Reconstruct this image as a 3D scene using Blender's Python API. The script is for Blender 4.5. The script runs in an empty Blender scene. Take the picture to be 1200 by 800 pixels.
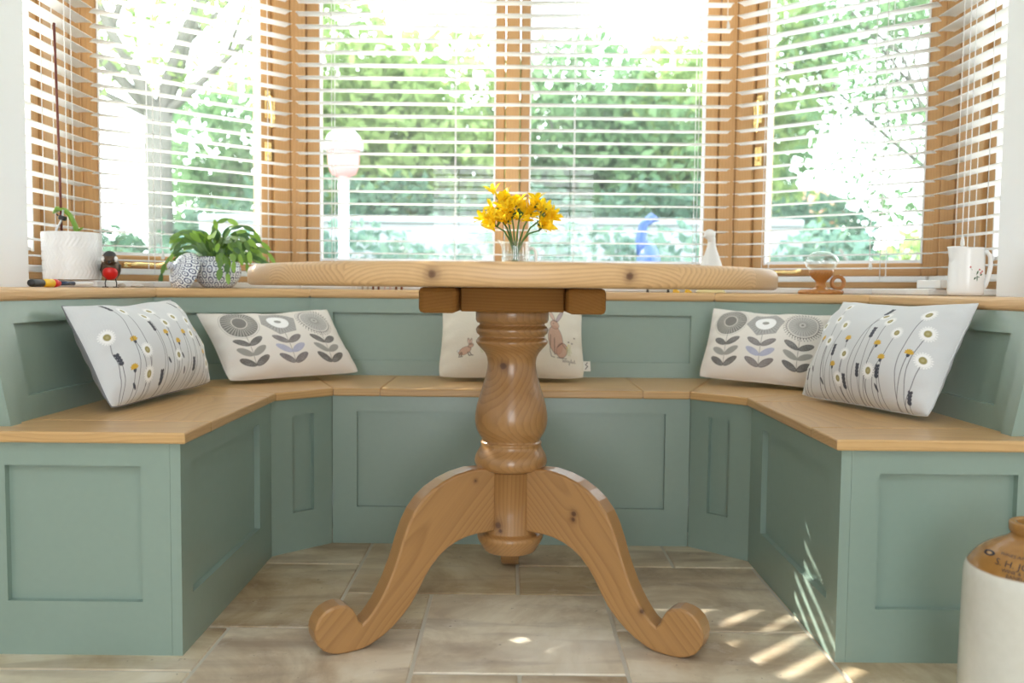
import bpy, bmesh, math, random
import numpy as np
from mathutils import Matrix, Vector, noise as mnoise
random.seed(7); np.random.seed(7)
PI = math.pi
VEIL = .012  # share of milky veil in the panes, imitating glare
col = bpy.context.scene.collection
sc = bpy.context.scene

# ------------------------------------------------------------------ colour / material helpers
def lin(r, g, b):
    f = lambda c: (c/255/12.92) if c/255 <= .04045 else ((c/255+.055)/1.055)**2.4
    return (f(r), f(g), f(b), 1)

class NT:
    def __init__(s, name):
        s.m = bpy.data.materials.new(name); s.m.use_nodes = True
        s.t = s.m.node_tree; s.t.nodes.clear()
        s.out = s.t.nodes.new('ShaderNodeOutputMaterial')
    def n(s, typ, **kw):
        nd = s.t.nodes.new('ShaderNode'+typ)
        for k, v in kw.items():
            if k in nd.inputs: s.set(nd.inputs[k], v)
            else: setattr(nd, k, v)
        return nd
    def set(s, inp, v):
        if isinstance(v, bpy.types.NodeSocket): s.t.links.new(v, inp)
        else: inp.default_value = v
    def math(s, op, a, b=0.0, c=0.0):
        nd = s.t.nodes.new('ShaderNodeMath'); nd.operation = op
        for i, v in enumerate((a, b, c)): s.set(nd.inputs[i], v)
        return nd.outputs[0]
    def vmath(s, op, a, b=(0, 0, 0)):
        nd = s.t.nodes.new('ShaderNodeVectorMath'); nd.operation = op
        s.set(nd.inputs[0], a); s.set(nd.inputs[1], b)
        return nd.outputs[1] if op in ('LENGTH', 'DOT_PRODUCT', 'DISTANCE') else nd.outputs[0]
    def mix(s, f, a, b, mode='MIX'):
        nd = s.t.nodes.new('ShaderNodeMix'); nd.data_type = 'RGBA'; nd.blend_type = mode
        s.set(nd.inputs[0], f); s.set(nd.inputs[6], a); s.set(nd.inputs[7], b)
        return nd.outputs[2]
    def ramp(s, f, stops):
        nd = s.t.nodes.new('ShaderNodeValToRGB'); e = nd.color_ramp.elements
        while len(e) < len(stops): e.new(.5)
        for k, (p, c) in enumerate(stops):
            e[k].position = p; e[k].color = c if len(c) == 4 else (*c, 1)
        s.set(nd.inputs[0], f); return nd.outputs[0]
    def bsdf(s, color, rough=.5, **kw):
        b = s.n('BsdfPrincipled'); s.set(b.inputs['Base Color'], color); s.set(b.inputs['Roughness'], rough)
        for k, v in kw.items(): s.set(b.inputs[k.replace('_', ' ')], v)
        s.t.links.new(b.outputs[0], s.out.inputs[0]); return b
    def bump(s, b, h, strength=.3, dist=.01):
        nd = s.n('Bump', Strength=strength, Distance=dist); s.set(nd.inputs['Height'], h)
        s.t.links.new(nd.outputs[0], b.inputs['Normal'])

def plain(name, c, rough=.5, noise_amt=.06, scale=30, bump=0.0, **kw):
    t = NT(name); tc = t.n('TexCoord')
    nz = t.n('TexNoise', Scale=scale, Detail=3.0); t.set(nz.inputs['Vector'], tc.outputs['Object'])
    dark = tuple(x*(1-noise_amt) for x in c[:3])+(1,); light = tuple(min(1, x*(1+noise_amt)) for x in c[:3])+(1,)
    b = t.bsdf(t.mix(nz.outputs[0], dark, light), rough, **kw)
    if bump: t.bump(b, nz.outputs[0], bump, .004)
    return t.m

def wood(name, light, dark, ring=.011, rough=.4, contrast=.75, knots=0.0, planks=0.0, knot_col=lin(80, 45, 25), fine=.35, wob=.012, spots=(), coat=0.0):
    t = NT(name)
    g = t.n('Attribute', attribute_name='grain').outputs['Vector']
    sep = t.n('SeparateXYZ'); t.set(sep.inputs[0], g)
    u, v, w = sep.outputs
    rnd = None
    if planks:
        k = t.math('FLOOR', t.math('DIVIDE', v, planks))
        wn = t.n('TexWhiteNoise', noise_dimensions='1D'); t.set(wn.inputs['W'], k); rnd = wn.outputs['Color']
        rs = t.n('SeparateXYZ'); t.set(rs.inputs[0], rnd)
        v = t.math('ADD', t.math('SUBTRACT', v, t.math('MULTIPLY', t.math('ADD', k, .5), planks)), t.math('MULTIPLY', t.math('SUBTRACT', rs.outputs[0], .5), planks*.8))
        w = t.math('ADD', w, t.math('MULTIPLY', t.math('SUBTRACT', rs.outputs[1], .2), .12))
        u = t.math('ADD', u, t.math('MULTIPLY', rs.outputs[2], 7.0))
    cb = t.n('CombineXYZ')
    t.set(cb.inputs[0], t.math('MULTIPLY', u, 1.6)); t.set(cb.inputs[1], t.math('MULTIPLY', v, 5)); t.set(cb.inputs[2], t.math('MULTIPLY', w, 5))
    n1 = t.n('TexNoise', Scale=1.0, Detail=2.0); t.set(n1.inputs['Vector'], cb.outputs[0])
    r = t.math('SQRT', t.math('ADD', t.math('MULTIPLY', v, v), t.math('MULTIPLY', w, w)))
    r = t.math('ADD', r, t.math('MULTIPLY', t.math('SUBTRACT', n1.outputs[0], .5), wob*6))
    kd = None
    if knots:
        kc = t.n('CombineXYZ'); t.set(kc.inputs[0], u); t.set(kc.inputs[1], v); t.set(kc.inputs[2], w)
        vo = t.n('TexVoronoi', Scale=knots); t.set(vo.inputs['Vector'], kc.outputs[0])
        kd = t.math('DIVIDE', vo.outputs['Distance'], knots)         # metres
        r = t.math('ADD', r, t.math('MULTIPLY', .018, t.math('POWER', 2.718, t.math('MULTIPLY', kd, -55))))
    sd = None
    if spots:
        oc = t.n('TexCoord').outputs['Object']
        nk = t.n('TexNoise', Scale=60.0, Detail=2.0); t.set(nk.inputs['Vector'], oc)
        for (sx_, sy_, sz_, sr) in spots:
            dd = t.math('DIVIDE', t.vmath('DISTANCE', oc, (sx_, sy_, sz_)), sr)
            dd = t.math('ADD', dd, t.math('MULTIPLY', t.math('SUBTRACT', nk.outputs[0], .5), .9))
            r = t.math('ADD', r, t.math('MULTIPLY', sr*1.3, t.math('POWER', 2.718, t.math('MULTIPLY', dd, -.55))))
            sd = dd if sd is None else t.math('MINIMUM', sd, dd)
    ph = t.math('FRACT', t.math('DIVIDE', r, ring))
    saw = t.ramp(ph, [(0, (.0,)*3), (.55, (.35,)*3), (.86, (1,)*3), (1, (0,)*3)])
    cb2 = t.n('CombineXYZ')
    t.set(cb2.inputs[0], t.math('MULTIPLY', u, 6)); t.set(cb2.inputs[1], t.math('MULTIPLY', v, 220)); t.set(cb2.inputs[2], t.math('MULTIPLY', w, 220))
    n2 = t.n('TexNoise', Scale=1.0, Detail=2.0); t.set(n2.inputs['Vector'], cb2.outputs[0])
    f = t.math('MULTIPLY', saw, contrast)
    f = t.math('ADD', f, t.math('MULTIPLY', t.math('SUBTRACT', n2.outputs[0], .5), fine))
    f = t.math('ADD', f, t.math('MULTIPLY', t.math('SUBTRACT', n1.outputs[0], .5), .5))
    c = t.mix(t.math('MINIMUM', t.math('MAXIMUM', f, 0), 1), light, dark)
    if planks:
        hs = t.n('HueSaturation'); t.set(hs.inputs['Color'], c)
        t.set(hs.inputs['Value'], t.math('ADD', .9, t.math('MULTIPLY', rs.outputs[1], .22))); c = hs.outputs[0]
    if knots:
        kf = t.ramp(kd, [(0, (1,)*3), (.008, (1,)*3), (.013, (.35,)*3), (.03, (0,)*3)])
        c = t.mix(kf, c, knot_col)
    if sd is not None:
        c = t.mix(t.ramp(t.math('DIVIDE', sd, 4.0), [(0, (.95,)*3), (.19, (.85,)*3), (.27, (.45,)*3), (.6, (.1,)*3), (1, (0,)*3)]), c, knot_col)
    b = t.bsdf(c, rough); b.inputs['Coat Weight'].default_value = coat; b.inputs['Coat Roughness'].default_value = .12
    t.bump(b, t.math('ADD', n2.outputs[0], saw), .06, .002)
    return t.m

M = {}
M['paint'] = plain('sage_paint', lin(140, 160, 149), .27, .025, 60, .02)
M['paint'].node_tree.nodes['Principled BSDF'].inputs['Specular IOR Level'].default_value = .8
M['wall'] = plain('white_plaster', (.88, .90, .915, 1), .8, .015, 8, .05)
M['white_wood'] = plain('white_paint', (.80, .80, .80, 1), .4, .02)
M['pine'] = wood('honey_pine', lin(174, 130, 80), lin(128, 86, 48), .0052, .3, .40, 0, wob=.006, fine=.3, coat=.35, spots=[(-.026, -.052, .215, .007), (-.021, -.054, .204, .004), (.132, -.103, .255, .005), (.131, -.102, .243, .0045), (.265, -.178, .078, .0045), (-.018, -.050, .556, .007), (.045, -.06, .50, .005), (-.075, -.068, .315, .003)])
M['pine_top'] = wood('pine_planks', lin(212, 174, 126), lin(156, 110, 68), .0055, .38, .55, 0, spots=[(-.125, -.534, .741, .0075), (.184, -.517, .741, .0065)], planks=.137, wob=.008, fine=.3)
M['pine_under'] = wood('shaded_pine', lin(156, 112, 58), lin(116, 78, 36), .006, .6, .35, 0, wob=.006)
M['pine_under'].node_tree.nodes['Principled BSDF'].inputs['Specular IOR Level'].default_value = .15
M['oak'] = wood('oak_seat', lin(212, 172, 118), lin(178, 132, 82), .009, .30, .38, 0, fine=.5, wob=.014)
M['oak_ledge'] = wood('oak_ledge', lin(220, 180, 130), lin(190, 146, 96), .013, .4, .45, 0, fine=.4)
M['oak_win'] = wood('oiled_oak', lin(194, 150, 98), lin(164, 118, 70), .010, .42, .35, 0, fine=.4)
M['brass'] = plain('brass', (.85, .64, .28, 1), .25, .05, 40, Metallic=1.0)
M['steel'] = plain('grey_wire', (.55, .56, .58, 1), .4, .05, 40, Metallic=.7)
M['iron'] = plain('black_iron', (.025, .025, .028, 1), .45, .1, 40)
M['ceramic'] = plain('white_ceramic', (.9, .9, .895, 1), .22, .015, 20)
M['matt_ceramic'] = plain('matt_white_ceramic', (.82, .81, .79, 1), .55, .02, 20)
M['treen'] = wood('turned_yew', lin(186, 126, 66), lin(140, 84, 40), .005, .25, .4, 0)
M['stake'] = plain('brown_cane', lin(110, 55, 45), .5, .15, 60)
M['stone'] = plain('pebble', lin(196, 186, 176), .6, .12, 60)
M['cream'] = plain('cream_cloth_tag', lin(225, 222, 214), .9, .03)
M['ink'] = plain('dark_ink', lin(52, 45, 48), .6, .1)
M['yellow'] = plain('yellow_glaze', lin(240, 190, 30), .4, .08)
M['brown'] = plain('brown_glaze', lin(120, 62, 30), .4, .15, 60)
M['pink'] = plain('pinkish_white_glaze', lin(222, 200, 200), .4, .05, 60)
M['pale_yellow'] = plain('pale_yellow_glaze', lin(240, 226, 170), .4, .06)
M['red'] = plain('red_enamel', lin(205, 25, 22), .3, .06)
M['navy'] = plain('navy_enamel', lin(45, 62, 92), .35, .1)

# blind slats: white with a little light passing through
t = NT('white_slat'); d = t.n('BsdfDiffuse', Color=(.90, .90, .895, 1)); tr = t.n('BsdfTranslucent', Color=(.85, .83, .8, 1))
mx = t.n('MixShader'); mx.inputs[0].default_value = .34
t.t.links.new(d.outputs[0], mx.inputs[1]); t.t.links.new(tr.outputs[0], mx.inputs[2]); t.t.links.new(mx.outputs[0], t.out.inputs[0]); M['slat'] = t.m

def glassy(name, tint, refl, rough=.02):
    t = NT(name); a = t.n('BsdfTransparent', Color=tint); g = t.n('BsdfGlossy', Color=(1, 1, 1, 1), Roughness=rough)
    lw = t.n('LayerWeight', Blend=.35); mx = t.n('MixShader')
    t.set(mx.inputs[0], t.math('ADD', refl, t.math('MULTIPLY', lw.outputs['Facing'], .35)))
    t.t.links.new(a.outputs[0], mx.inputs[1]); t.t.links.new(g.outputs[0], mx.inputs[2]); t.t.links.new(mx.outputs[0], t.out.inputs[0])
    return t.m
M['pane'] = glassy('window_pane', (.97, .985, .98, 1), .02)
t = NT('veiled_pane'); a = t.n('BsdfTransparent', Color=(.98, .99, .985, 1)); dd = t.n('BsdfTranslucent', Color=(.9, .95, .93, 1)); g = t.n('BsdfGlossy', Roughness=.02)  # translucent share washes out the view, standing in for lens glare
m1 = t.n('MixShader'); m1.inputs[0].default_value = VEIL; t.t.links.new(a.outputs[0], m1.inputs[1]); t.t.links.new(dd.outputs[0], m1.inputs[2])
m2 = t.n('MixShader'); m2.inputs[0].default_value = .03; t.t.links.new(m1.outputs[0], m2.inputs[1]); t.t.links.new(g.outputs[0], m2.inputs[2]); t.t.links.new(m2.outputs[0], t.out.inputs[0]); M['pane'] = t.m
M['glass'] = glassy('clear_glass', (.93, .96, .96, 1), .10)

def leafmat(name, c1, c2, trans=.35, rough=.5, gloss=.0):
    t = NT(name); at = t.n('Attribute', attribute_name='rnd').outputs['Fac']
    c = t.mix(at, c1, c2)
    d = t.n('BsdfPrincipled'); t.set(d.inputs['Base Color'], c); t.set(d.inputs['Roughness'], rough); d.inputs['Specular IOR Level'].default_value = .5 if rough < .5 else .12
    tr = t.n('BsdfTranslucent'); t.set(tr.inputs[0], c)
    mx = t.n('MixShader'); mx.inputs[0].default_value = trans
    t.t.links.new(d.outputs[0], mx.inputs[1]); t.t.links.new(tr.outputs[0], mx.inputs[2]); t.t.links.new(mx.outputs[0], t.out.inputs[0])
    return t.m
M['cactus'] = leafmat('cactus_green', lin(72, 108, 68), lin(150, 190, 80), .2, .35)
M['cactus_tip'] = leafmat('cactus_fresh_green', lin(110, 150, 50), lin(150, 190, 70), .25, .35)
M['stem'] = leafmat('stem_green', lin(74, 112, 56), lin(110, 140, 80), .1)
M['petal'] = leafmat('yellow_petal', lin(255, 220, 16), lin(255, 236, 70), .4)
M['leaf_light'] = leafmat('leaf_light', lin(126, 152, 92), lin(162, 184, 116), .45)
M['leaf_mid'] = leafmat('leaf_mid', lin(98, 132, 92), lin(130, 160, 112), .4)
M['leaf_dark'] = leafmat('leaf_dark', lin(74, 104, 84), lin(100, 130, 104), .35)
M['leaf_cool'] = leafmat('leaf_cool', lin(96, 130, 116), lin(128, 156, 136), .35)
M['leaf_white'] = leafmat('white_blossom', lin(236, 236, 226), lin(250, 248, 244), .4)
M['bark'] = plain('pale_bark', lin(104, 102, 94), .9, .3, 12, .5)
M['grey_wall'] = plain('grey_render', lin(165, 170, 172), .9, .08, 6)
M['peach'] = plain('peach_brick', lin(214, 168, 136), .9, .1, 10)
M['roof'] = plain('clay_roof', lin(170, 120, 100), .9, .12, 10)
M['blue'] = plain('blue_glaze', lin(44, 78, 140), .35, .15, 20)
M['pale_pink'] = plain('pink_glaze', lin(214, 140, 140), .5, .08, 20)

# lawn
t = NT('lawn'); tc = t.n('TexCoord'); nz = t.n('TexNoise', Scale=3.0, Detail=6.0); t.set(nz.inputs['Vector'], tc.outputs['Object'])
t.bsdf(t.mix(nz.outputs[0], lin(70, 100, 50), lin(130, 150, 84)), .9); M['lawn'] = t.m

# travertine floor
t = NT('travertine'); tc = t.n('TexCoord').outputs['Object']
at = t.n('Attribute', attribute_name='rnd').outputs['Fac']
offs = t.n('CombineXYZ'); t.set(offs.inputs[0], t.math('MULTIPLY', at, 37.0)); t.set(offs.inputs[1], t.math('MULTIPLY', at, 91.0)); t.set(offs.inputs[2], t.math('MULTIPLY', at, 13.0))
p = t.vmath('ADD', tc, offs.outputs[0])
nA = t.n('TexNoise', Scale=3.2, Detail=6.0, Roughness=.62, Distortion=.6); t.set(nA.inputs['Vector'], p)
nB = t.n('TexNoise', Scale=14.0, Detail=5.0, Roughness=.65); t.set(nB.inputs['Vector'], p)
nP = t.n('TexNoise', Scale=75.0, Detail=2.0); t.set(nP.inputs['Vector'], p)
st = t.n('TexNoise', Scale=1.0, Detail=4.0, Distortion=.8); t.set(st.inputs['Vector'], t.vmath('MULTIPLY', p, (2.2, 9.0, 1.0)))
c = t.ramp(nA.outputs[0], [(.28, lin(152, 124, 90)), (.42, lin(188, 164, 126)), (.54, lin(214, 198, 166)), (.72, lin(232, 222, 200))])
c = t.mix(t.math('MULTIPLY', t.ramp(st.outputs[0], [(.48, (0,)*3), (.68, (1,)*3)]), .62), c, lin(146, 116, 88))
c = t.mix(t.math('MULTIPLY', t.ramp(nB.outputs[0], [(.55, (0,)*3), (.75, (1,)*3)]), .5), c, lin(226, 214, 196))
hs = t.n('HueSaturation'); t.set(hs.inputs['Color'], c); t.set(hs.inputs['Value'], t.math('ADD', .88, t.math('MULTIPLY', at, .34)))
t.set(hs.inputs['Saturation'], t.math('SUBTRACT', 1.08, t.math('MULTIPLY', at, .40)))
pit = t.math('MULTIPLY', t.ramp(nP.outputs[0], [(.69, (0,)*3), (.73, (1,)*3)]), t.ramp(nB.outputs[0], [(.48, (0,)*3), (.6, (1,)*3)]))
c = t.mix(t.math('MULTIPLY', pit, .7), hs.outputs[0], lin(110, 90, 70))
b = t.bsdf(c, t.math('ADD', .30, t.math('MULTIPLY', nB.outputs[0], .3)))
t.bump(b, t.math('SUBTRACT', t.math('MULTIPLY', nA.outputs[0], .4), pit), .25, .004); M['travertine'] = t.m
M['grout'] = plain('pale_grout', lin(206, 200, 186), .9, .05, 40)

# stoneware jar glaze: brown shoulder above a cream body (the dipped glaze line has a place on the jar)
t = NT('stoneware'); tc = t.n('TexCoord').outputs['Object']; sp = t.n('SeparateXYZ'); t.set(sp.inputs[0], tc)
nz = t.n('TexNoise', Scale=14.0, Detail=3.0); t.set(nz.inputs['Vector'], tc)
n3 = t.n('TexNoise', Scale=60.0, Detail=3.0); t.set(n3.inputs['Vector'], tc)
zz = t.math('ADD', sp.outputs[2], t.math('MULTIPLY', t.math('SUBTRACT', nz.outputs[0], .5), .004))
fac = t.ramp(t.math('MULTIPLY', t.math('SUBTRACT', zz, .2735), 200.0), [(0, (0,)*3), (.6, (1,)*3)])
cream = t.mix(n3.outputs[0], lin(216, 214, 202), lin(228, 226, 216)); brown = t.mix(n3.outputs[0], lin(150, 106, 54), lin(178, 132, 74))
t.bsdf(t.mix(fac, cream, brown), .2); M['stoneware'] = t.m

# blue and white trellis glaze
t = NT('blue_white_trellis'); uv = t.n('Attribute', attribute_name='grain').outputs['Vector']; sp = t.n('SeparateXYZ'); t.set(sp.inputs[0], uv)
a = t.math('MULTIPLY', sp.outputs[0], 2*PI); bb = t.math('MULTIPLY', sp.outputs[1], 2*PI)
f1 = t.math('MULTIPLY', t.math('COSINE', a), t.math('COSINE', bb))
f2 = t.math('ABSOLUTE', t.math('SUBTRACT', t.math('ADD', f1, t.math('MULTIPLY', t.math('COSINE', t.math('MULTIPLY', a, 2)), .35)), .08))
f3 = t.math('GREATER_THAN', t.math('ABSOLUTE', f1), .93)
lines = t.math('MAXIMUM', t.math('LESS_THAN', f2, .30), f3)
t.bsdf(t.mix(lines, lin(232, 236, 242), lin(30, 50, 104)), .18); M['trellis'] = t.m

# cushion print (pattern colours carried by the cloth) with a weave
def clothmat(name):
    t = NT(name); at = t.n('Attribute', attribute_name='print').outputs['Color']; tc = t.n('TexCoord').outputs['Object']
    w1 = t.n('TexNoise', Scale=420.0, Detail=1.0); t.set(w1.inputs['Vector'], t.vmath('MULTIPLY', tc, (1, .18, 1)))
    w2 = t.n('TexNoise', Scale=420.0, Detail=1.0); t.set(w2.inputs['Vector'], t.vmath('MULTIPLY', tc, (.18, 1, 1)))
    h = t.math('ADD', w1.outputs[0], w2.outputs[0])
    c = t.mix(t.math('MULTIPLY', t.math('SUBTRACT', h, .75), .25), at, (1, 1, 1, 1))
    b = t.bsdf(at, .9); b.inputs['Sheen Weight'].default_value = .15
    big = t.n('TexNoise', Scale=16.0, Detail=3.0); t.set(big.inputs['Vector'], tc)
    t.bump(b, t.math('ADD', t.math('MULTIPLY', h, .12), big.outputs[0]), .35, .008)
    return t.m
M['cloth'] = clothmat('printed_linen')

# ------------------------------------------------------------------ mesh helpers
class MB:
    def __init__(s): s.V = []; s.G = []; s.F = []; s.S = []; s.off = None
    def add(s, verts, faces, T=None, g='xyz', smooth=False, off=None, G=None):
        b = len(s.V)
        if off is None: off = (random.uniform(-9, 9), random.uniform(-.04, .04), random.uniform(-.04, .04))
        ix = ['xyz'.index(ch) for ch in g]
        for k, v in enumerate(verts):
            v = Vector(v)
            s.G.append(G[k] if G else tuple(v[ix[j]]+off[j] for j in range(3)))
            s.V.append(tuple(T @ v if T else v))
        for f in faces: s.F.append([b+i for i in f]); s.S.append(smooth)
        return s
    def bm(s, bm, **kw):
        bm.verts.index_update()
        vs = [v.co.copy() for v in bm.verts]; fs = [[v.index for v in f.verts] for f in bm.faces]; bm.free()
        return s.add(vs, fs, **kw)
    def box(s, x0, x1, y0, y1, z0, z1, bev=0.0, seg=1, **kw):
        bm = bmesh.new(); bmesh.ops.create_cube(bm, size=1)
        for v in bm.verts: v.co = Vector((x0+(v.co.x+.5)*(x1-x0), y0+(v.co.y+.5)*(y1-y0), z0+(v.co.z+.5)*(z1-z0)))
        if bev: bmesh.ops.bevel(bm, geom=bm.edges[:], offset=bev, segments=seg, affect='EDGES', profile=.5)
        kw.setdefault('off', (random.uniform(-9, 9), -(y0+y1)/2+random.uniform(-.04, .04), random.uniform(-.05, .05)) if False else None)
        return s.bm(bm, **kw)
    def prism(s, pts, z0, z1, bev=0.0, seg=2, which='all', **kw):
        bm = bmesh.new()
        lo = [bm.verts.new((x, y, z0)) for x, y in pts]; hi = [bm.verts.new((x, y, z1)) for x, y in pts]
        n = len(pts); bm.faces.new(lo[::-1]); bm.faces.new(hi)
        for i in range(n): bm.faces.new((lo[i], lo[(i+1) % n], hi[(i+1) % n], hi[i]))
        bmesh.ops.recalc_face_normals(bm, faces=bm.faces[:])
        if bev:
            es = bm.edges[:] if which == 'all' else [e for e in bm.edges if abs(e.verts[0].co.z-e.verts[1].co.z) < 1e-6]
            bmesh.ops.bevel(bm, geom=es, offset=bev, segments=seg, affect='EDGES', profile=.5)
        return s.bm(bm, **kw)
    def lathe(s, prof, n=48, g='zxy', smooth=True, T=None, off=None, uvrep=None, cap=True):
        vs, fs, G = [], [], []
        for j, (r, z) in enumerate(prof):
            for i in range(n):
                a = 2*PI*i/n; vs.append((r*math.cos(a), r*math.sin(a), z))
        for j in range(len(prof)-1):
            for i in range(n):
                fs.append((j*n+i, j*n+(i+1) % n, (j+1)*n+(i+1) % n, (j+1)*n+i))
        if cap:
            if prof[0][0] > 1e-5: fs.append(tuple(range(n))[::-1])
            if prof[-1][0] > 1e-5: fs.append(tuple((len(prof)-1)*n+i for i in range(n)))
        if uvrep:
            L = [0]
            for a, b2 in zip(prof, prof[1:]): L.append(L[-1]+math.hypot(b2[0]-a[0], b2[1]-a[1]))
            for j in range(len(prof)):
                for i in range(n): 
                    q = i/n; G.append((abs(q*2-1)*uvrep[0], L[j]*uvrep[1], 0))
        return s.add(vs, fs, T=T, g=g, smooth=smooth, off=off, G=G or None)
    def tube(s, pts, rad, n=8, g='zxy', smooth=True, T=None, cap=True, flat=1.0):
        pts = [Vector(p) for p in pts]
        if not hasattr(rad, '__len__'): rad = [rad]*len(pts)
        vs, fs = [], []; up = None
        for k, p in enumerate(pts):
            d = (pts[min(k+1, len(pts)-1)]-pts[max(k-1, 0)]).normalized()
            if up is None:
                up = Vector((0, 0, 1)) if abs(d.z) < .9 else Vector((1, 0, 0))
            x = (up-d*up.dot(d)).normalized(); y = d.cross(x); up = x
            for i in range(n):
                a = 2*PI*i/n; vs.append(p+(x*math.cos(a)*flat+y*math.sin(a))*rad[k])
        for k in range(len(pts)-1):
            for i in range(n): fs.append((k*n+i, k*n+(i+1) % n, (k+1)*n+(i+1) % n, (k+1)*n+i))
        if cap: fs.append(tuple(range(n))[::-1]); fs.append(tuple((len(pts)-1)*n+i for i in range(n)))
        return s.add(vs, fs, T=T, g=g, smooth=smooth)
    def ball(s, c, r, n=20, m=12, T=None, smooth=True, **kw):
        if not hasattr(r, '__len__'): r = (r, r, r)
        prof = [(math.sin(PI*k/m), -math.cos(PI*k/m)) for k in range(m+1)]
        Tm = Matrix.Translation(c) @ Matrix.Diagonal((*r, 1))
        return s.lathe([(max(p[0], 1e-4), p[1]) for p in prof], n, T=(T @ Tm if T else Tm), cap=False, smooth=smooth)
    def hexmap(s, fn, a0, a1, b0, b1, d0, d1, g='xyz', nb=1):
        """box in a facet's own (along, height, depth) coordinates"""
        vs = [fn(a, b, d) for d in (d0, d1) for b in (b0, b1) for a in (a0, a1)]
        fs = [(0, 1, 3, 2), (4, 6, 7, 5), (0, 4, 5, 1), (2, 3, 7, 6), (0, 2, 6, 4), (1, 5, 7, 3)]
        return s.add(vs, fs, g=g)
    def mesh(s, name):
        me = bpy.data.meshes.new(name); me.from_pydata(s.V, [], s.F)
        at = me.attributes.new('grain', 'FLOAT_VECTOR', 'POINT'); at.data.foreach_set('vector', np.array(s.G, dtype=np.float32).ravel())
        me.polygons.foreach_set('use_smooth', s.S); me.update(); return me

ROOT = {}
def meta(o, label=None, cat=None, group=None, kind=None):
    if label: o['label'] = label
    if cat: o['category'] = cat
    if group: o['group'] = group
    if kind: o['kind'] = kind
    return o
def thing(name, label, cat, loc=(0, 0, 0), rz=0.0, group=None, mat=None):
    o = bpy.data.objects.new(name, None); col.objects.link(o); o.empty_display_size = .05
    W = mat if mat is not None else Matrix.Translation(loc) @ Matrix.Rotation(rz, 4, 'Z')
    o.matrix_world = W; ROOT[o.name] = W.copy()
    return meta(o, label, cat, group)
def struct(name):
    o = bpy.data.objects.new(name, None); col.objects.link(o); ROOT[o.name] = Matrix(); o['kind'] = 'structure'; return o
def link(name, me, mat, parent=None, world=False):
    """parent given and world=True: the mesh was modelled in room coordinates"""
    if mat is not None:
        me.materials.clear(); me.materials.append(mat)
    o = bpy.data.objects.new(name, me); col.objects.link(o)
    if parent is not None:
        r = parent
        while r.parent is not None: r = r.parent
        if world: me.transform(ROOT[r.name].inverted())
        o.parent = parent
    return o
def part(name, mb, mat, parent=None, world=False): return link(name, mb.mesh(name), M[mat] if isinstance(mat, str) else mat, parent, world)
def solo(name, mb, mat, label=None, cat=None, group=None, kind=None): return meta(part(name, mb, mat), label, cat, group, kind)

def offset(poly, d):
    """open polyline, left to right; d>0 is outwards (to the left of travel)"""
    out = []; n = len(poly); P = [Vector(p) for p in poly]
    ns = []
    for a, b in zip(P, P[1:]):
        e = (b-a).normalized(); ns.append((Vector((-e.y, e.x)), a, e))
    for i in range(n):
        if i == 0: out.append(tuple(P[0]+ns[0][0]*d))
        elif i == n-1: out.append(tuple(P[-1]+ns[-1][0]*d))
        else:
            n1, a1, e1 = ns[i-1]; n2, a2, e2 = ns[i]
            p1 = a1+n1*d; p2 = a2+n2*d; den = e1.x*e2.y-e1.y*e2.x; w = p2-p1
            k = (w.x*e2.y-w.y*e2.x)/den; out.append(tuple(p1+e1*k))
    return out
def facetT(A, B, z=0.0):
    A = Vector(A); B = Vector(B); e = (B-A).normalized()
    return Matrix(((e.x, -e.y, 0, A.x), (e.y, e.x, 0, A.y), (0, 0, 1, z), (0, 0, 0, 1))), (B-A).length

# ------------------------------------------------------------------ plan of the bay (metres; x right, y away, z up)
SEAT_Z, SEAT_T, LEDGE_Z, LEDGE_B = .44, .022, .712, .684
FRONT = [(-.635, 1.655), (-.635, 2.283), (-.50, 2.414), (.50, 2.414), (.635, 2.283), (.635, 1.655)]
LEDGE = [(-1.03, 1.70), (-1.03, 2.52), (-.65, 2.80), (.65, 2.80), (1.03, 2.52), (1.03, 1.70)]
BASE = offset(LEDGE, -.037); TOP = offset(LEDGE, .010)
BLIND = [(-1.28, 2.23), (-1.28, 2.65), (-.777, 3.10), (.772, 3.10), (1.28, 2.65), (1.28, 2.23)]
WIN = offset(BLIND, .07)
WIN_Z0, WIN_Z1 = .732, 2.10

# ------------------------------------------------------------------ floor
MX, MY = .204, .213
known = [(-1, 0, 2, 2), (1, 1, 2, 2), (-3, -1, 2, 2), (-4, 1, 2, 2), (-2, 1, 1, 1), (-2, 2, 2, 2), (0, 2, 1, 1), (0, 3, 2, 1), (1, -1, 2, 2), (-1, -1, 1, 1), (0, -1, 1, 1), (2, 3, 2, 2), (-4, 3, 2, 2)]
I0, I1, J0, J1 = -14, 14, -24, 6
occ = {}; rects = []
def place(i, j, w, h):
    if any((a, b) in occ or not (I0 <= a < I1 and J0 <= b < J1) for a in range(i, i+w) for b in range(j, j+h)): return False
    for a in range(i, i+w):
        for b in range(j, j+h): occ[(a, b)] = 1
    rects.append((i, j, w, h)); return True
for r in known: place(*r)
rt = random.Random(3)
for j in range(J0, J1):
    for i in range(I0, I1):
        if (i, j) in occ: continue
        opts = [(2, 2), (2, 1), (1, 2), (3, 2), (1, 1)]; rt.shuffle(opts)
        for w, h in opts+[(1, 1)]:
            if place(i, j, w, h): break
tone = {(-1, 0): .92, (1, 1): .72, (-3, -1): .85, (-4, 1): .18, (-2, 1): .30, (-2, 2): .25, (0, 2): .22, (0, 3): .55, (1, -1): .68, (-4, 3): .5, (2, 3): .55}
V, F, A = [], [], []
gap = .0032
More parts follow.
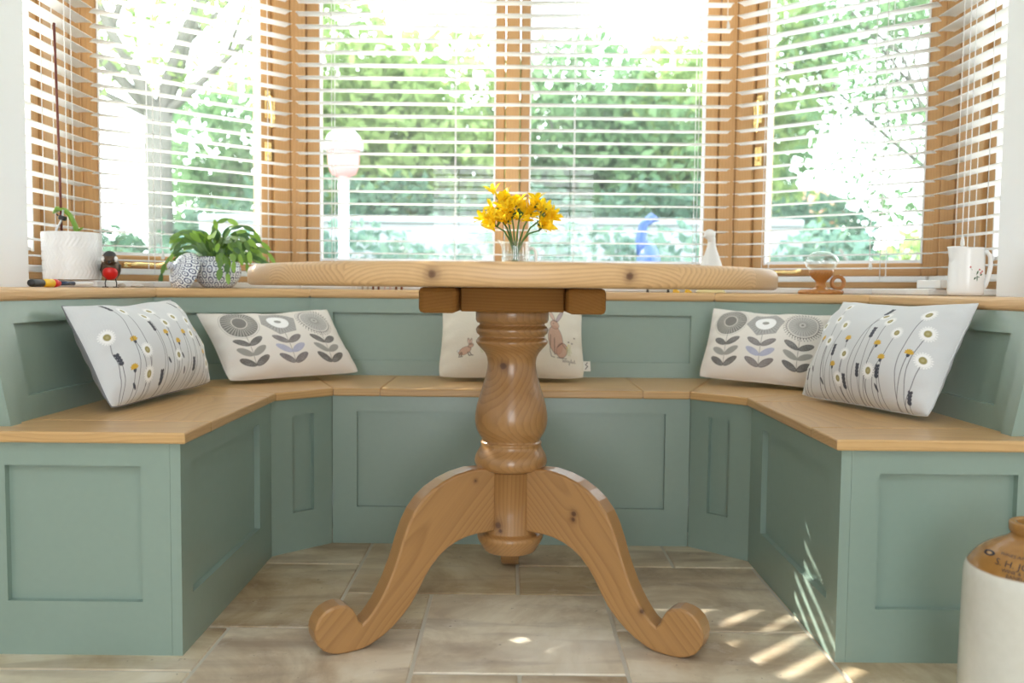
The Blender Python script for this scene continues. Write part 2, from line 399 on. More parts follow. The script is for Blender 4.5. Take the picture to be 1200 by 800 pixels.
for (i, j, w, h) in rects:
    x0, x1, y0, y1 = .02+i*MX+gap, .02+(i+w)*MX-gap, 1.588+j*MY+gap, 1.588+(j+h)*MY-gap
    k = len(V); e = .0025
    for (a, b, z) in ((x0, y0, -.004), (x1, y0, -.004), (x1, y1, -.004), (x0, y1, -.004), (x0+e, y0+e, 0), (x1-e, y0+e, 0), (x1-e, y1-e, 0), (x0+e, y1-e, 0)): V.append((a, b, z))
    F += [(k+4, k+5, k+6, k+7)]+[(k+q, k+(q+1) % 4, k+4+(q+1) % 4, k+4+q) for q in range(4)]
    tn = tone.get((i, j), rt.random()); A += [tn]*8
k = len(V); V += [(-2.9, -3.6, -.003), (2.9, -3.6, -.003), (2.9, 2.86, -.003), (-2.9, 2.86, -.003)]; F.append((k, k+1, k+2, k+3)); A += [.5]*4
me = bpy.data.meshes.new('floor'); me.from_pydata(V, [], F)
me.attributes.new('rnd', 'FLOAT', 'POINT').data.foreach_set('value', np.array(A, dtype=np.float32))
o = link('floor', me, M['travertine']); me.materials.append(M['grout']); me.polygons[len(F)-1].material_index = 1; o['kind'] = 'structure'

# ------------------------------------------------------------------ room shell
def strip(inner, outer, z0, z1, segs=None):
    mb = MB()
    for i in range(len(inner)-1):
        if segs and i not in segs: continue
        mb.prism([inner[i], inner[i+1], outer[i+1], outer[i]], z0, z1)
    return mb
wi, wo = offset(LEDGE, .10), offset(WIN, .14)
wi[0] = (wi[0][0], 2.2); wi[-1] = (wi[-1][0], 2.2); wo[0] = (wo[0][0], 2.2); wo[-1] = (wo[-1][0], 2.2)
solo('wall_back', strip(wi, wo, -.3, LEDGE_B), 'wall', kind='structure')
H2 = 2.42
wx = offset(WIN, -.0)
wx[0] = (wx[0][0], 2.2); wx[-1] = (wx[-1][0], 2.2)
solo('wall_top', strip(wx, wo, WIN_Z1, H2), 'wall', kind='structure')
for sgn, nm in ((-1, 'left'), (1, 'right')):
    mb = MB()
    def bx(x0, x1, *a):
        mb.box(min(sgn*x0, sgn*x1), max(sgn*x0, sgn*x1), *a)
    bx(1.22, 1.49, 1.66, 2.20, 0, H2); bx(1.49, 2.7, 1.66, 1.92, 0, H2); bx(2.58, 2.7, -3.4, 1.66, 0, H2)
    solo('wall_'+nm, mb, 'wall', kind='structure')
mb = MB()                                       # ceiling with an unseen opening added over the room for fill light
mb.box(-2.7, 2.7, .25, 1.66, H2, H2+.2); mb.box(-2.7, 2.7, -3.4, -.65, H2, H2+.2); mb.box(-2.7, -.5, -.65, .25, H2, H2+.2); mb.box(.5, 2.7, -.65, .25, H2, H2+.2)
mb.prism([(-2.7, 1.66), (-2.7, 1.92), (-1.49, 1.92)]+[tuple(p) for p in wo]+[(1.49, 1.92), (2.7, 1.92), (2.7, 1.66)], H2, H2+.2)
solo('ceiling', mb, 'wall', kind='structure')
mb = MB(); mb.box(-2.7, -.9, -3.52, -3.4, 0, H2); mb.box(.9, 2.7, -3.52, -3.4, 0, H2); mb.box(-.9, .9, -3.52, -3.4, 2.1, H2)  # gap in the unseen end wall, added to let in fill light
solo('wall_front', mb, 'wall', kind='structure')

# oak ledge, white inner sill
lo = offset(WIN, 0.0); lo = [(lo[0][0], 2.2)]+lo[1:-1]+[(lo[-1][0], 2.2)]
t_led = thing('window_ledge', 'long pale oak ledge running round the bay above the green bench backs', 'ledge', (0, 2.9, LEDGE_B))
ends = [(-1.22, 1.70), (1.22, 1.70)]
for i in range(5):
    A, B = LEDGE[i], LEDGE[i+1]
    if i == 0: poly = [A, B, lo[1], (lo[0][0]+.002, 2.203), (-1.218, 2.203), (-1.218, 1.70)]
    elif i == 4: poly = [A, B, (1.218, 1.70), (1.218, 2.203), (lo[-1][0]-.002, 2.203), lo[-2]]
    else: poly = [A, B, lo[i+1], lo[i]]
    T, L = facetT(A, B); Ti = T.inverted()
    loc = [tuple((Ti @ Vector((x, y, 0))).xy) for x, y in poly]
    mb = MB(); mb.prism(loc, LEDGE_B, LEDGE_Z, bev=.010, seg=3, which='h', T=T, smooth=False)
    part('ledge_board', mb, 'oak_ledge', t_led, True)
# inner sill board, nearer the room along the sides
SILL = [(-1.095, 2.215), (-1.095, 2.66), (-.72, 2.955), (.72, 2.955), (1.095, 2.66), (1.095, 2.215)]
lo2 = offset(WIN, 0); 
t_sill = meta(struct('trim_1'), None, None)
for i in range(5):
    A, B = SILL[i], SILL[i+1]
    o1, o2 = lo2[i], lo2[i+1]
    if i == 0: A = (A[0], 2.30); o1 = (o1[0], 2.24); 
    if i == 4: B = (B[0], 2.30); o2 = (o2[0], 2.24)
    mb = MB(); mb.prism([A, B, o2, o1], LEDGE_Z+.0005, .731, bev=.003, seg=1)
    part('sill_board', mb, 'white_wood', t_sill, True)

# ------------------------------------------------------------------ windows
def window(idx, A, B, lights, handle=None, stay=None):
    """lights: list of (u0,u1) glass openings; frame between A and B"""
    T, L = facetT(A, B); root = struct('window_%d' % idx)
    fr = MB(); z0, z1 = WIN_Z0, WIN_Z1
    us = [0]
    fr.box(0, L, -.012, .075, z0, z0+.036, bev=.004, g='xyz', T=T); fr.box(0, L, 0, .075, z1-.05, z1, bev=.003, g='xyz', T=T)
    sst = .05
    edges = []
    for k, (a, b) in enumerate(lights): edges.append((a-(.036 if len(lights) > 1 and k > 0 else sst), b+(.036 if len(lights) > 1 and k < len(lights)-1 else sst)))
    prev = 0.0
    for (a, b) in edges+[(L, L)]:
        if a-prev > .004: fr.box(prev, a-.0015, 0, .075, z0+.036, z1-.05, bev=.0035, seg=2, g='zxy', T=T)
        prev = b+.0015
    part('window_frame', fr, 'oak_win', root, True)
    for (a, b), (ea, eb) in zip(lights, edges):
        s = MB(); y0, y1 = .014, .062; za, zb = z0+.040, z1-.054
        s.box(ea+.001, a, y0, y1, za, zb, bev=.004, seg=2, g='zxy', T=T); s.box(b, eb-.001, y0, y1, za, zb, bev=.004, seg=2, g='zxy', T=T)
        s.box(a-.001, b+.001, y0, y1, za, za+.042, bev=.004, seg=2, g='xyz', T=T); s.box(a-.001, b+.001, y0, y1, zb-.05, zb, bev=.004, seg=2, g='xyz', T=T)
        sash_ = part('sash', s, 'oak_win', root, True)
        gl = MB(); gl.box(a-.004, b+.004, .034, .040, za+.036, zb-.045, T=T); part('pane', gl, 'pane', sash_, True)
        bd = MB(); y2 = .030                                        # pale glazing bead round the pane
        for q in ((a-.002, a+.004, za+.040, zb-.048), (b-.004, b+.002, za+.040, zb-.048)): bd.box(q[0], q[1], y2-.02, y2+.003, q[2], q[3], T=T, g='zxy')
        bd.box(a, b, y2-.012, y2+.003, za+.040, za+.052, T=T)
        part('glazing_bead', bd, 'white_wood', sash_, True)
    if handle is not None:
        h = MB(); u, z = handle
        h.box(u-.011, u+.011, .002, .014, z-.05, z+.05, bev=.003, g='xyz', T=T)
        h.tube([(u, .008, z+.02), (u, -.022, z+.02), (u, -.026, z+.01), (u+.004, -.026, z-.04), (u+.002, -.03, z-.085)], [.010, .010, .010, .008, .010], 8, T=T)
        part('handle', h, 'brass', root, True)
        k = MB(); k.box(u-.014, u+.014, .000, .014, z-.20, z-.13, bev=.003, T=T); k.box(u-.005, u+.005, -.010, .006, z-.18, z-.15, bev=.002, T=T); part('strike_plate', k, 'brass', root, True)
    if stay is not None:
        s = MB(); u = stay; z = z0+.05
        s.tube([(u, .0, z), (u+.03, -.012, z+.004), (u+.09, -.014, z+.002), (u+.12, -.010, z+.008)], [.005, .006, .005, .007], 8, T=T)
        s.box(u-.012, u+.012, -.004, .014, z-.008, z+.008, bev=.002, T=T)
        part('stay', s, 'brass', root, True)
    return root
T1, L1 = facetT(WIN[1], WIN[2]); T3, L3 = facetT(WIN[3], WIN[4]); T2, L2 = facetT(WIN[2], WIN[3])
T0, L0 = facetT((WIN[0][0], 2.2), WIN[1]); T4, L4 = facetT(WIN[4], (WIN[5][0], 2.2))
window(1, (WIN[0][0], 2.2), WIN[1], [(.06, L0-.20)])
window(2, WIN[1], WIN[2], [(.085, L1-.115)], handle=(L1-.085, 1.36), stay=.16)
window(3, WIN[2], WIN[3], [(.104, L2/2-.066), (L2/2+.060, L2-.110)])
window(4, WIN[3], WIN[4], [(.115, L3-.095)], handle=(.085, 1.36), stay=.14)
window(5, WIN[4], (WIN[5][0], 2.2), [(.20, L4-.06)])
# posts closing the outside of the four corners
wp = offset(WIN, .075)
for i, k in enumerate((1, 2, 3, 4)):
    c = Vector(WIN[k]); q = Vector(wp[k]); 
    e1 = (Vector(WIN[k])-Vector(WIN[k-1])).normalized(); e2 = (Vector(WIN[k+1])-Vector(WIN[k])).normalized()
    n1 = Vector((-e1.y, e1.x)); n2 = Vector((-e2.y, e2.x))
    mb = MB(); mb.prism([tuple(c+n1*.002), tuple(c+n2*.002), tuple(c+n2*.074), tuple(q+(q-c)*.2), tuple(c+n1*.074)], WIN_Z0, WIN_Z1, g='zxy')
    solo('trim_%d' % (i+2), mb, 'oak_win', kind='structure')

# ------------------------------------------------------------------ venetian blinds
def blind(A, B, label, ladders, cords=(), nb=True):
    e_ = (Vector(B)-Vector(A)).normalized()*.011; A = Vector(A)+e_; B = Vector(B)-e_
    T, L = facetT(A, B)
    mid = (Vector(A)+Vector(B))/2
    root = thing('venetian_blind', label, 'blind', (mid.x, mid.y, .75), group='white venetian blinds round the bay')
    sl = MB(); z = .795
    while z < 2.03:
        vs, fs = [], []
        for x in (.004, L-.004):
            for k in range(7):
                q = k/6; y = -.025+.05*q; zz = z+.002*(1-(2*q-1)**2)
                vs += [(x, y, zz+.0009), (x, y, zz-.0009)]
        n = 14
        for k in range(6):
            a = 2*k; fs += [(a, a+2, n+a+2, n+a), (a+1, n+a+1, n+a+3, a+3)]
        fs += [(0, n, n+1, 1), (12, 13, n+13, n+12)]
        fs += [(2*k, 2*k+1, 2*k+3, 2*k+2) for k in range(6)]+[(n+2*k, n+2*k+2, n+2*k+3, n+2*k+1) for k in range(6)]
        sl.add(vs, fs, T=T, smooth=False); z += .0437
    part('slats', sl, 'slat', root, True)
    r = MB(); r.box(.004, L-.004, -.026, .026, .752, .770, bev=.004, seg=2, T=T); part('bottom_rail', r, 'slat', root, True)
    r = MB(); r.box(.002, L-.002, -.028, .028, 2.045, 2.095, bev=.003, T=T); part('head_rail', r, 'slat', root, True)
    for u in ladders:
        c = MB()
        for y in (-.027, .027): c.tube([(u, y, .755), (u, y, 2.05)], .0013, 5, T=T)
        part('ladder_cord', c, 'slat', root, True)
    for u, zb in cords:
        c = MB(); c.tube([(u, -.034, 2.05), (u, -.034, zb+.03), (u+.003, -.034, zb+.02)], .0014, 5, T=T)
        c.lathe([(.001, 0), (.006, .002), (.0055, .012), (.003, .026), (.001, .028)], 10, T=T @ Matrix.Translation((u+.003, -.034, zb)))
        part('pull_cord', c, 'slat', root, True)
LB = (Vector(BLIND[2])-Vector(BLIND[3])).length; LA = (Vector(BLIND[1])-Vector(BLIND[2])).length; LS = .42
blind(BLIND[0], BLIND[1], 'narrow white slatted blind across the oak corner beside the left wall', [.10, .26], [(.21, .83)])
blind(BLIND[1], BLIND[2], 'white slatted blind in front of the angled window with the garden tree trunk', [.17, LA-.12], [(.19, .80)])
blind(BLIND[2], BLIND[3], 'wide white slatted blind behind the table across both middle windows', [.13, .56, LB-.57, LB-.14], [(LB-.05, 1.62)])
blind(BLIND[3], BLIND[4], 'white slatted blind in front of the angled window behind the wooden candle lamp', [.12, LA-.16], [(LA-.19, .79)])
blind(BLIND[4], BLIND[5], 'narrow white slatted blind across the oak corner beside the right wall', [.16, .32], [(.21, .85), (.24, .82)])

# ------------------------------------------------------------------ bench cabinets
def shaker(root, A, B, ins, z0=0.0, z1=SEAT_Z-SEAT_T, th=.020, ends=None):
    """painted frame-and-panel front between plan points A and B; ins = (left stile, right stile, z bottom, z top)"""
    T, L = facetT(A, B); l, r, zb, zt = ins
    f = MB()
    f.box(0, l, 0, th, z0, z1, T=T); f.box(L-r, L, 0, th, z0, z1, T=T); f.box(l, L-r, 0, th, z0, zb, T=T); f.box(l, L-r, 0, th, zt, z1, T=T)
    fr_ = part('front_frame', f, 'paint', root, True)
    p = MB(); p.box(l-.004, L-r+.004, .0145, th+.002, zb-.004, zt+.004, T=T); part('front_panel', p, 'paint', fr_, True)
ZB, ZT = .106, .372
BQ = [thing('banquette', l, 'bench', p, group='sage green banquette sections with oak seats') for l, p in (
    ('left end section of the sage green banquette, its panelled end facing the camera', (-.84, 1.97, 0)),
    ('narrow bent section of the sage green banquette in the left corner', (-.7, 2.45, 0)),
    ('long rear section of the sage green banquette directly behind the table pedestal', (0, 2.58, 0)),
    ('narrow bent section of the sage green banquette in the right corner', (.7, 2.45, 0)),
    ('right end section of the sage green banquette, behind the stoneware jar', (.84, 1.97, 0)))]
for sgn, nm in ((-1, 'left'), (1, 'right')):
    X = .635
    t = BQ[0 if sgn < 0 else 4]
    if sgn < 0:
        shaker(t, (-X, 1.655), (-X, 2.283), (.058, .105, ZB, ZT))
        shaker(t, (-1.048, 1.655), (-X-.0205, 1.655), (.075, .056, ZB, ZT))
    else:
        shaker(t, (X, 2.283), (X, 1.655), (.105, .058, ZB, ZT))
        shaker(t, (X+.0205, 1.655), (1.048, 1.655), (.054, .072, ZB, ZT))
    mb = MB(); mb.box(min(sgn*1.046, sgn*.660), max(sgn*1.046, sgn*.660), 1.680, 2.27, 0, SEAT_Z-SEAT_T-.002); part('carcass', mb, 'paint', t, True)
    t = BQ[1 if sgn < 0 else 3]
    if sgn < 0: shaker(t, (-.635, 2.284), (-.501, 2.414), (.064, .058, ZB, ZT))
    else: shaker(t, (.501, 2.414), (.635, 2.284), (.058, .064, ZB, ZT))
    mb = MB(); pl = [(-.664, 2.29), (-.53, 2.42), (-.53, 2.74), (-.86, 2.5), (-.86, 2.29)]
    if sgn > 0: pl = [(-x, y) for x, y in pl][::-1]
    mb.prism(pl, 0, SEAT_Z-SEAT_T-.002); part('carcass', mb, 'paint', t, True)
t = BQ[2]
shaker(t, (-.4995, 2.4145), (.4995, 2.4145), (.068, .068, ZB-.002, ZT+.002))
mb = MB(); mb.box(-.5, .5, 2.437, 2.74, 0, SEAT_Z-SEAT_T-.002); part('carcass', mb, 'paint', t, True)

# ------------------------------------------------------------------ oak seat boards
FR = offset(FRONT, -.016); BK = offset(BASE, .055)
BK[0] = (BK[0][0], 1.64); BK[-1] = (BK[-1][0], 1.64); FR[0] = (FR[0][0], 1.64); FR[-1] = (FR[-1][0], 1.64)
def seat(r, pieces):
    for nm, pts, A, B in pieces:
        T, L = facetT(A, B); Ti = T.inverted()
        c = Vector((sum(p[0] for p in pts)/len(pts), sum(p[1] for p in pts)/len(pts)))
        q = []
        for p in pts:                                # leave a hairline joint
            d = c-Vector(p); p2 = Vector(p)+d.normalized()*.0012; q.append(tuple((Ti @ Vector((p2.x, p2.y, 0))).xy))
        mb = MB(); mb.prism(q, SEAT_Z-SEAT_T, SEAT_Z, bev=.004, seg=2, which='h', T=T); part(nm, mb, 'oak', r, True)
def onb(pts, i, y=None, x=None):
    a, b = Vector(pts[i]), Vector(pts[i+1])
    k = (y-a.y)/(b.y-a.y) if y is not None else (x-a.x)/(b.x-a.x)
    return tuple(a.lerp(b, k))
for sgn in (-1, 1):
    i = 0 if sgn < 0 else 4
    f0, b0 = (FR[0], BK[0]) if sgn < 0 else (FR[5], BK[5])
    f1, b1 = (FR[1], BK[1]) if sgn < 0 else (FR[4], BK[4])
    fj, bj = onb(FR, i, y=1.785), onb(BK, i, y=1.785)
    def order(a): return a if sgn < 0 else a[::-1]
    lidf, lidb = onb(FR, i, y=2.20), onb(BK, i, y=2.20)
    seat(BQ[0 if sgn < 0 else 4],
         [('seat_end', order([f0, fj, bj, b0]), f0, b0), ('seat_lid', order([fj, lidf, lidb, bj]), fj, lidf), ('seat_board', order([lidf, f1, b1, lidb]), f1, b1)])
    f2, b2 = (FR[2], BK[2]) if sgn < 0 else (FR[3], BK[3])
    seat(BQ[1 if sgn < 0 else 3], [('seat_board', order([f1, f2, b2, b1]), f1, f2)])
f2, f3, b2, b3 = FR[2], FR[3], BK[2], BK[3]
seat(BQ[2],
     [('seat_board', [f2, (-.365, f2[1]), (-.365, b2[1]), b2], f2, f3), ('seat_lid', [(-.365, f2[1]), (.365, f2[1]), (.365, b2[1]), (-.365, b2[1])], f2, f3), ('seat_board', [(.365, f3[1]), f3, b3, (.365, b3[1])], f2, f3)])

# ------------------------------------------------------------------ leaning bench backs
LBL = ['sage green leaning seat back on the left behind the daisy cushion', 'sage green leaning seat back across the left corner behind the seed-head cushion', 'sage green leaning seat back along the rear wall behind the hare cushion',
       'sage green leaning seat back across the right corner behind the seed-head cushion', 'sage green leaning seat back on the right behind the daisy cushion']
for i in range(5):
    b0, b1, t0, t1 = Vector(BASE[i]), Vector(BASE[i+1]), Vector(TOP[i]), Vector(TOP[i+1])
    if i == 0: b0.y = t0.y = 1.735
    if i == 4: b1.y = t1.y = 1.735
    e = (b1-b0).normalized(); nrm = Vector((-e.y, e.x)); L = (b1-b0).length
    if i in (0, 4): ls, rs = (.062, .10) if i == 0 else (.10, .062)
    elif i == 2: ls = rs = .072
    else: ls = rs = .062
    def fn(a, b, d, L=L, b0=b0, b1=b1, t0=t0, t1=t1, nrm=nrm):
        k = a/L; h = b/(LEDGE_B-SEAT_Z)
        p = b0.lerp(b1, k).lerp(t0.lerp(t1, k), h)+nrm*d
        return Vector((p.x, p.y, SEAT_Z+b))
    Hh = LEDGE_B-SEAT_Z; lo_, hi_ = .0475, .198
    c = (b0+b1)/2
    r = BQ[i]
    f = MB(); th = .018
    f.hexmap(fn, 0, ls, 0, Hh, 0, th); f.hexmap(fn, L-rs, L, 0, Hh, 0, th); f.hexmap(fn, ls, L-rs, 0, lo_, 0, th); f.hexmap(fn, ls, L-rs, hi_, Hh, 0, th)
    bf_ = part('back_frame', f, 'paint', r, True)
    p = MB(); p.hexmap(fn, ls-.004, L-rs+.004, lo_-.004, hi_+.004, .013, th+.003); part('back_panel', p, 'paint', bf_, True)
    if i in (0, 4):
        q = MB()
        if i == 0: q.hexmap(fn, -.038, -.001, 0, Hh, -.010, .075)
        else: q.hexmap(fn, L+.001, L+.038, 0, Hh, -.010, .075)
        part('end_post', q, 'paint', r, True)
        q = MB(); sg = -1 if i == 0 else 1; q.box(min(sg*1.062, sg*1.218), max(sg*1.062, sg*1.218), 1.712, 1.730, 0, LEDGE_B-.001); part('end_filler', q, 'paint', r, True)

# ------------------------------------------------------------------ pedestal table
TC = Vector((0, 1.883, 0)); TT, TB = .762, .722
tb = thing('pedestal_table', 'round pine table on a turned pedestal with three curved scroll legs', 'table', (0, TC.y, 0))
mb = MB(); R_ = .548
prof = [(.001, TB), (R_-.008, TB), (R_-.003, TB+.002), (R_, TB+.007), (R_, TT-.013), (R_-.003, TT-.006), (R_-.010, TT-.001), (R_-.02, TT), (.001, TT)]
mb.lathe(prof, 160, g='xyz', off=(0, .065, -.742), cap=False)
part('tabletop', mb, 'pine_top', tb)
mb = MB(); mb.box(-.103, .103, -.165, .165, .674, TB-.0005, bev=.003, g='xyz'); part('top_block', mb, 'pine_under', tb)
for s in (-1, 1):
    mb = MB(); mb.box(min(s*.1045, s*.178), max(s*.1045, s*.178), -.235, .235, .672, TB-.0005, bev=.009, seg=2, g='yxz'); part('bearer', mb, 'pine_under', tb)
# smooth turned column through measured radii
raw = [(.0785, .6735), (.079, .668), (.079, .653), (.076, .647), (.0705, .6455), (.0705, .642), (.0755, .638), (.0785, .632), (.0765, .624), (.0715, .6195), (.0705, .6165), (.074, .6135), (.078, .607), (.0775, .603), (.073, .597),
       (.066, .590), (.059, .582), (.054, .572), (.0522, .560), (.0530, .548), (.0555, .534), (.0600, .518), (.0655, .500), (.0710, .482), (.0752, .466), (.0782, .450), (.0790, .437), (.0775, .423), (.0735, .411), (.0680, .4015), (.0645, .3965),
       (.0630, .3925), (.0635, .390), (.0660, .389), (.0668, .386), (.0655, .383), (.0660, .379), (.0685, .373), (.0735, .365), (.0775, .356), (.0790, .347), (.0775, .339), (.0735, .333), (.0660, .329), (.0600, .3275), (.0580, .326)]
mb = MB(); mb.lathe(raw[::-1], 72, g='zxy', off=(1.3, .022, .012)); part('turned_column', mb, 'pine', tb)
hub = [(.0555, .149), (.0565, .150), (.060, .156), (.0655, .165), (.0705, .174), (.0725, .180), (.0715, .186), (.066, .190), (.0605, .1915), (.058, .194), (.058, .3258)]
mb = MB(); mb.lathe(hub, 64, g='zxy', off=(3.05, -.03, .02)); part('leg_hub', mb, 'pine', tb)
leg = [(.050, .336), (.073, .338), (.105, .339), (.141, .332), (.171, .321), (.198, .306), (.220, .288), (.238, .266), (.251, .241), (.262, .212), (.271, .184), (.281, .157), (.292, .131), (.305, .106), (.316, .088), (.328, .072), (.338, .061), (.349, .053),
       (.356, .060), (.361, .074), (.369, .087), (.381, .096), (.396, .0995), (.411, .097), (.425, .091), (.436, .081), (.443, .068), (.446, .054), (.444, .039), (.438, .025), (.428, .013), (.413, .005), (.398, .001), (.381, 0.0), (.362, .001), (.345, .003), (.327, .009), (.305, .020), (.283, .035),
       (.263, .053), (.244, .074), (.228, .099), (.214, .124), (.199, .146), (.181, .165), (.161, .180), (.140, .190), (.117, .197), (.094, .200), (.050, .201)]
for k, az in enumerate((210, 330, 90)):
    bm = bmesh.new(); w = .0235
    a_ = [bm.verts.new((r, -w, z)) for r, z in leg]; b_ = [bm.verts.new((r, w, z)) for r, z in leg]; n = len(leg)
    bm.faces.new(a_); bm.faces.new(b_[::-1])
    for i in range(n): bm.faces.new((a_[i], b_[i], b_[(i+1) % n], a_[(i+1) % n]))
    bmesh.ops.recalc_face_normals(bm, faces=bm.faces[:])
    es = [e for e in bm.edges if abs(e.verts[0].co.y-e.verts[1].co.y) < 1e-6]
    bmesh.ops.bevel(bm, geom=es, offset=.005, segments=3, affect='EDGES', profile=.5)
    # grain follows the sweep of the leg
    ang = math.radians(-48); ca, sa = math.cos(ang), math.sin(ang)
    G = []
    for v in bm.verts: G.append((v.co.x*ca+v.co.z*sa+k*2.2+.4, -v.co.x*sa+v.co.z*ca-.30, v.co.y+.11+.01*k))
    bm.verts.index_update(); vs = [v.co.copy() for v in bm.verts]; fs = [[v.index for v in f.verts] for f in bm.faces]; bm.free()
    mb = MB(); mb.add(vs, fs, T=Matrix.Rotation(math.radians(az), 4, 'Z'), G=G); part('leg', mb, 'pine', tb)

# ------------------------------------------------------------------ cushions
def seg_d(X, Y, pts):
    D = np.full(X.shape, 9.0)
    for (x0, y0), (x1, y1) in zip(pts, pts[1:]):
        dx, dy = x1-x0, y1-y0; L2 = dx*dx+dy*dy+1e-12
        k = np.clip(((X-x0)*dx+(Y-y0)*dy)/L2, 0, 1); D = np.minimum(D, np.hypot(X-x0-k*dx, Y-y0-k*dy))
    return D
SOFT = .0012
def cov(d): return np.clip(.5-d/SOFT, 0, 1)
def paint(C, m, c): 
    m = m[..., None]; C[:] = C*(1-m)+np.array(c[:3])*m
def curve(p, q, bend=.0, n=7):
    p = np.array(p); q = np.array(q); d = q-p; nn = np.array([-d[1], d[0]])
    return [tuple(p+d*k/(n-1)+nn*bend*math.sin(PI*k/(n-1))) for k in range(n)]
def ellip(X, Y, cx, cy, a, b, ang=0):
    ca, sa = math.cos(ang), math.sin(ang); x = (X-cx)*ca+(Y-cy)*sa; y = -(X-cx)*sa+(Y-cy)*ca
    return (np.hypot(x/a, y/b)-1)*min(a, b)
def leafd(X, Y, cx, cy, L, w, ang):
    ca, sa = math.cos(ang), math.sin(ang); x = ((X-cx)*ca+(Y-cy)*sa)/L; y = (-(X-cx)*sa+(Y-cy)*ca)
    ww = w*np.sqrt(np.clip(np.sin(PI*np.clip(x, 0, 1)), 0, 1))*1.0
    return np.where((x > 0) & (x < 1), np.abs(y)-ww, 1.0)
DK, WH, OL, YE = lin(70, 72, 82), lin(246, 246, 246), lin(158, 148, 96), lin(214, 172, 62)
def print_daisy(dais, yel, dark, big):
    def f(S, T, W, H, C):
        X, Y = S*W, T*H; C[:] = np.array(lin(216, 218, 220)[:3])
        rr = random.Random(5)
        def stem(s, t):
            s1 = s-.07*t+rr.uniform(-.03, .05); paint(C, cov(seg_d(X, Y, curve((s*W, t*H), (s1*W, .0), rr.uniform(-.07, .05)))-.0008)*.95, DK)
        for s, t in dais+yel: stem(s, t)
        for s, t in dais:
            R0 = .0195 if (s, t) in big else .0165
            dx, dy = X-s*W, Y-t*H; r = np.hypot(dx, dy); a = np.arctan2(dy, dx)
            paint(C, cov(r-R0*(.9+.1*np.cos(a*20))), WH)
            paint(C, cov(np.abs(r-R0*.78)-.0006)*.35, lin(190, 192, 194))
            paint(C, cov(r-R0*.42), OL); paint(C, cov(r-R0*.18)*.5, lin(200, 190, 150))
        for s, t in yel:
            x, y = s*W, t*H
            paint(C, cov(leafd(X, Y, x, y-.012, .012, .0042, PI/2)), DK)
            dx, dy = X-x, Y-y; r = np.hypot(dx, dy*1.25); a = np.arctan2(dy, dx)
            paint(C, cov(np.maximum(r-.0112*(.88+.12*np.cos(a*11)), -dy-.004)), YE)
        for k, (s, t) in enumerate(dark):
            x, y = s*W, t*H
            if k % 3 != 2:
                paint(C, cov(seg_d(X, Y, curve((x, y), ((s-.05*t)*W, 0), .05))-.0007), DK)
                for q in range(4):
                    for sg in (-1, 1): paint(C, cov(leafd(X, Y, x, y+(q-1.5)*.0075, .0095, .0034, PI/2+sg*.5)), DK)
            else: paint(C, cov(leafd(X, Y, x, y-.006, .018, .0032, PI/2+.5)), DK)
    return f
def print_retro(S, T, W, H, C):
    X, Y = S*W, T*H; C[:] = np.array(lin(230, 225, 218)[:3])
    G1, G2, G3, LI = lin(128, 126, 122), lin(98, 95, 92), lin(160, 158, 152), lin(172, 174, 196)
    xs = (.215, .50, .785)
    for k, s in enumerate(xs):
        x, y = s*W, .705*H
        paint(C, cov(seg_d(X, Y, [(x, .14*H), (x, .62*H)])-.0006), G2)
        for q, t in enumerate((.415, .29, .165)):
            c = (G2, G3, G2)[q] if k != 1 else (lin(122, 116, 116), LI, lin(120, 112, 112))[q]
            for sg in (-1, 1):
                d = leafd(X, Y, x, t*H-.012, .048, .0095, PI/2-sg*1.05); paint(C, cov(d), c)
                if q != 1 or k == 1: paint(C, cov(np.maximum(d+.002, np.abs(np.sin(X*900)*np.sin(Y*900))-.25+.0))*.25, WH)
        dx, dy = X-x, Y-y; r = np.hypot(dx, dy); a = np.arctan2(dy, dx)
        if k == 0:
            paint(C, cov(np.abs(r-.0545)-.0005), G3)
            paint(C, cov(r-.050), G1)
            paint(C, cov(np.maximum(np.maximum(r-.048, .024-r), np.abs(np.sin(a*17))*r*.06-.0008)), lin(206, 202, 194))
            paint(C, cov(np.abs(r-.021)-.0016), lin(214, 208, 200))
        elif k == 1:
            hx = r*np.cos((a+.3+PI/6) % (PI/3)-PI/6)
            paint(C, cov(hx-.047), lin(176, 174, 172)); paint(C, cov(np.abs(hx-.047)-.0006), G1)
            paint(C, cov(np.maximum(hx-.044, np.abs(np.sin(a*15))*r*.07-.0009))*.9, G1)
            paint(C, cov(r-.030), WH); paint(C, cov(ellip(X, Y, x, y, .010, .008)), G3)
        else:
            paint(C, cov(np.maximum(np.abs(r-.0545)-.0018, np.abs(np.sin(a*19))*r*.05-.0012)), G1)
            paint(C, cov(np.abs(r-.0455)-.0008), G2)
            paint(C, cov(np.maximum(np.abs(r-.0480)-.0032, np.abs(np.sin(a*19+.8))*r*.05-.0012)), G2)
            paint(C, cov(r-.0415), lin(190, 188, 184))
            paint(C, cov(np.maximum(np.maximum(r-.039, .012-r), np.abs(np.sin(a*14))*r*.07-.0008))*.8, G1)
            paint(C, cov(np.abs(r-.011)-.0007), G1); paint(C, cov(r-.004), G1)
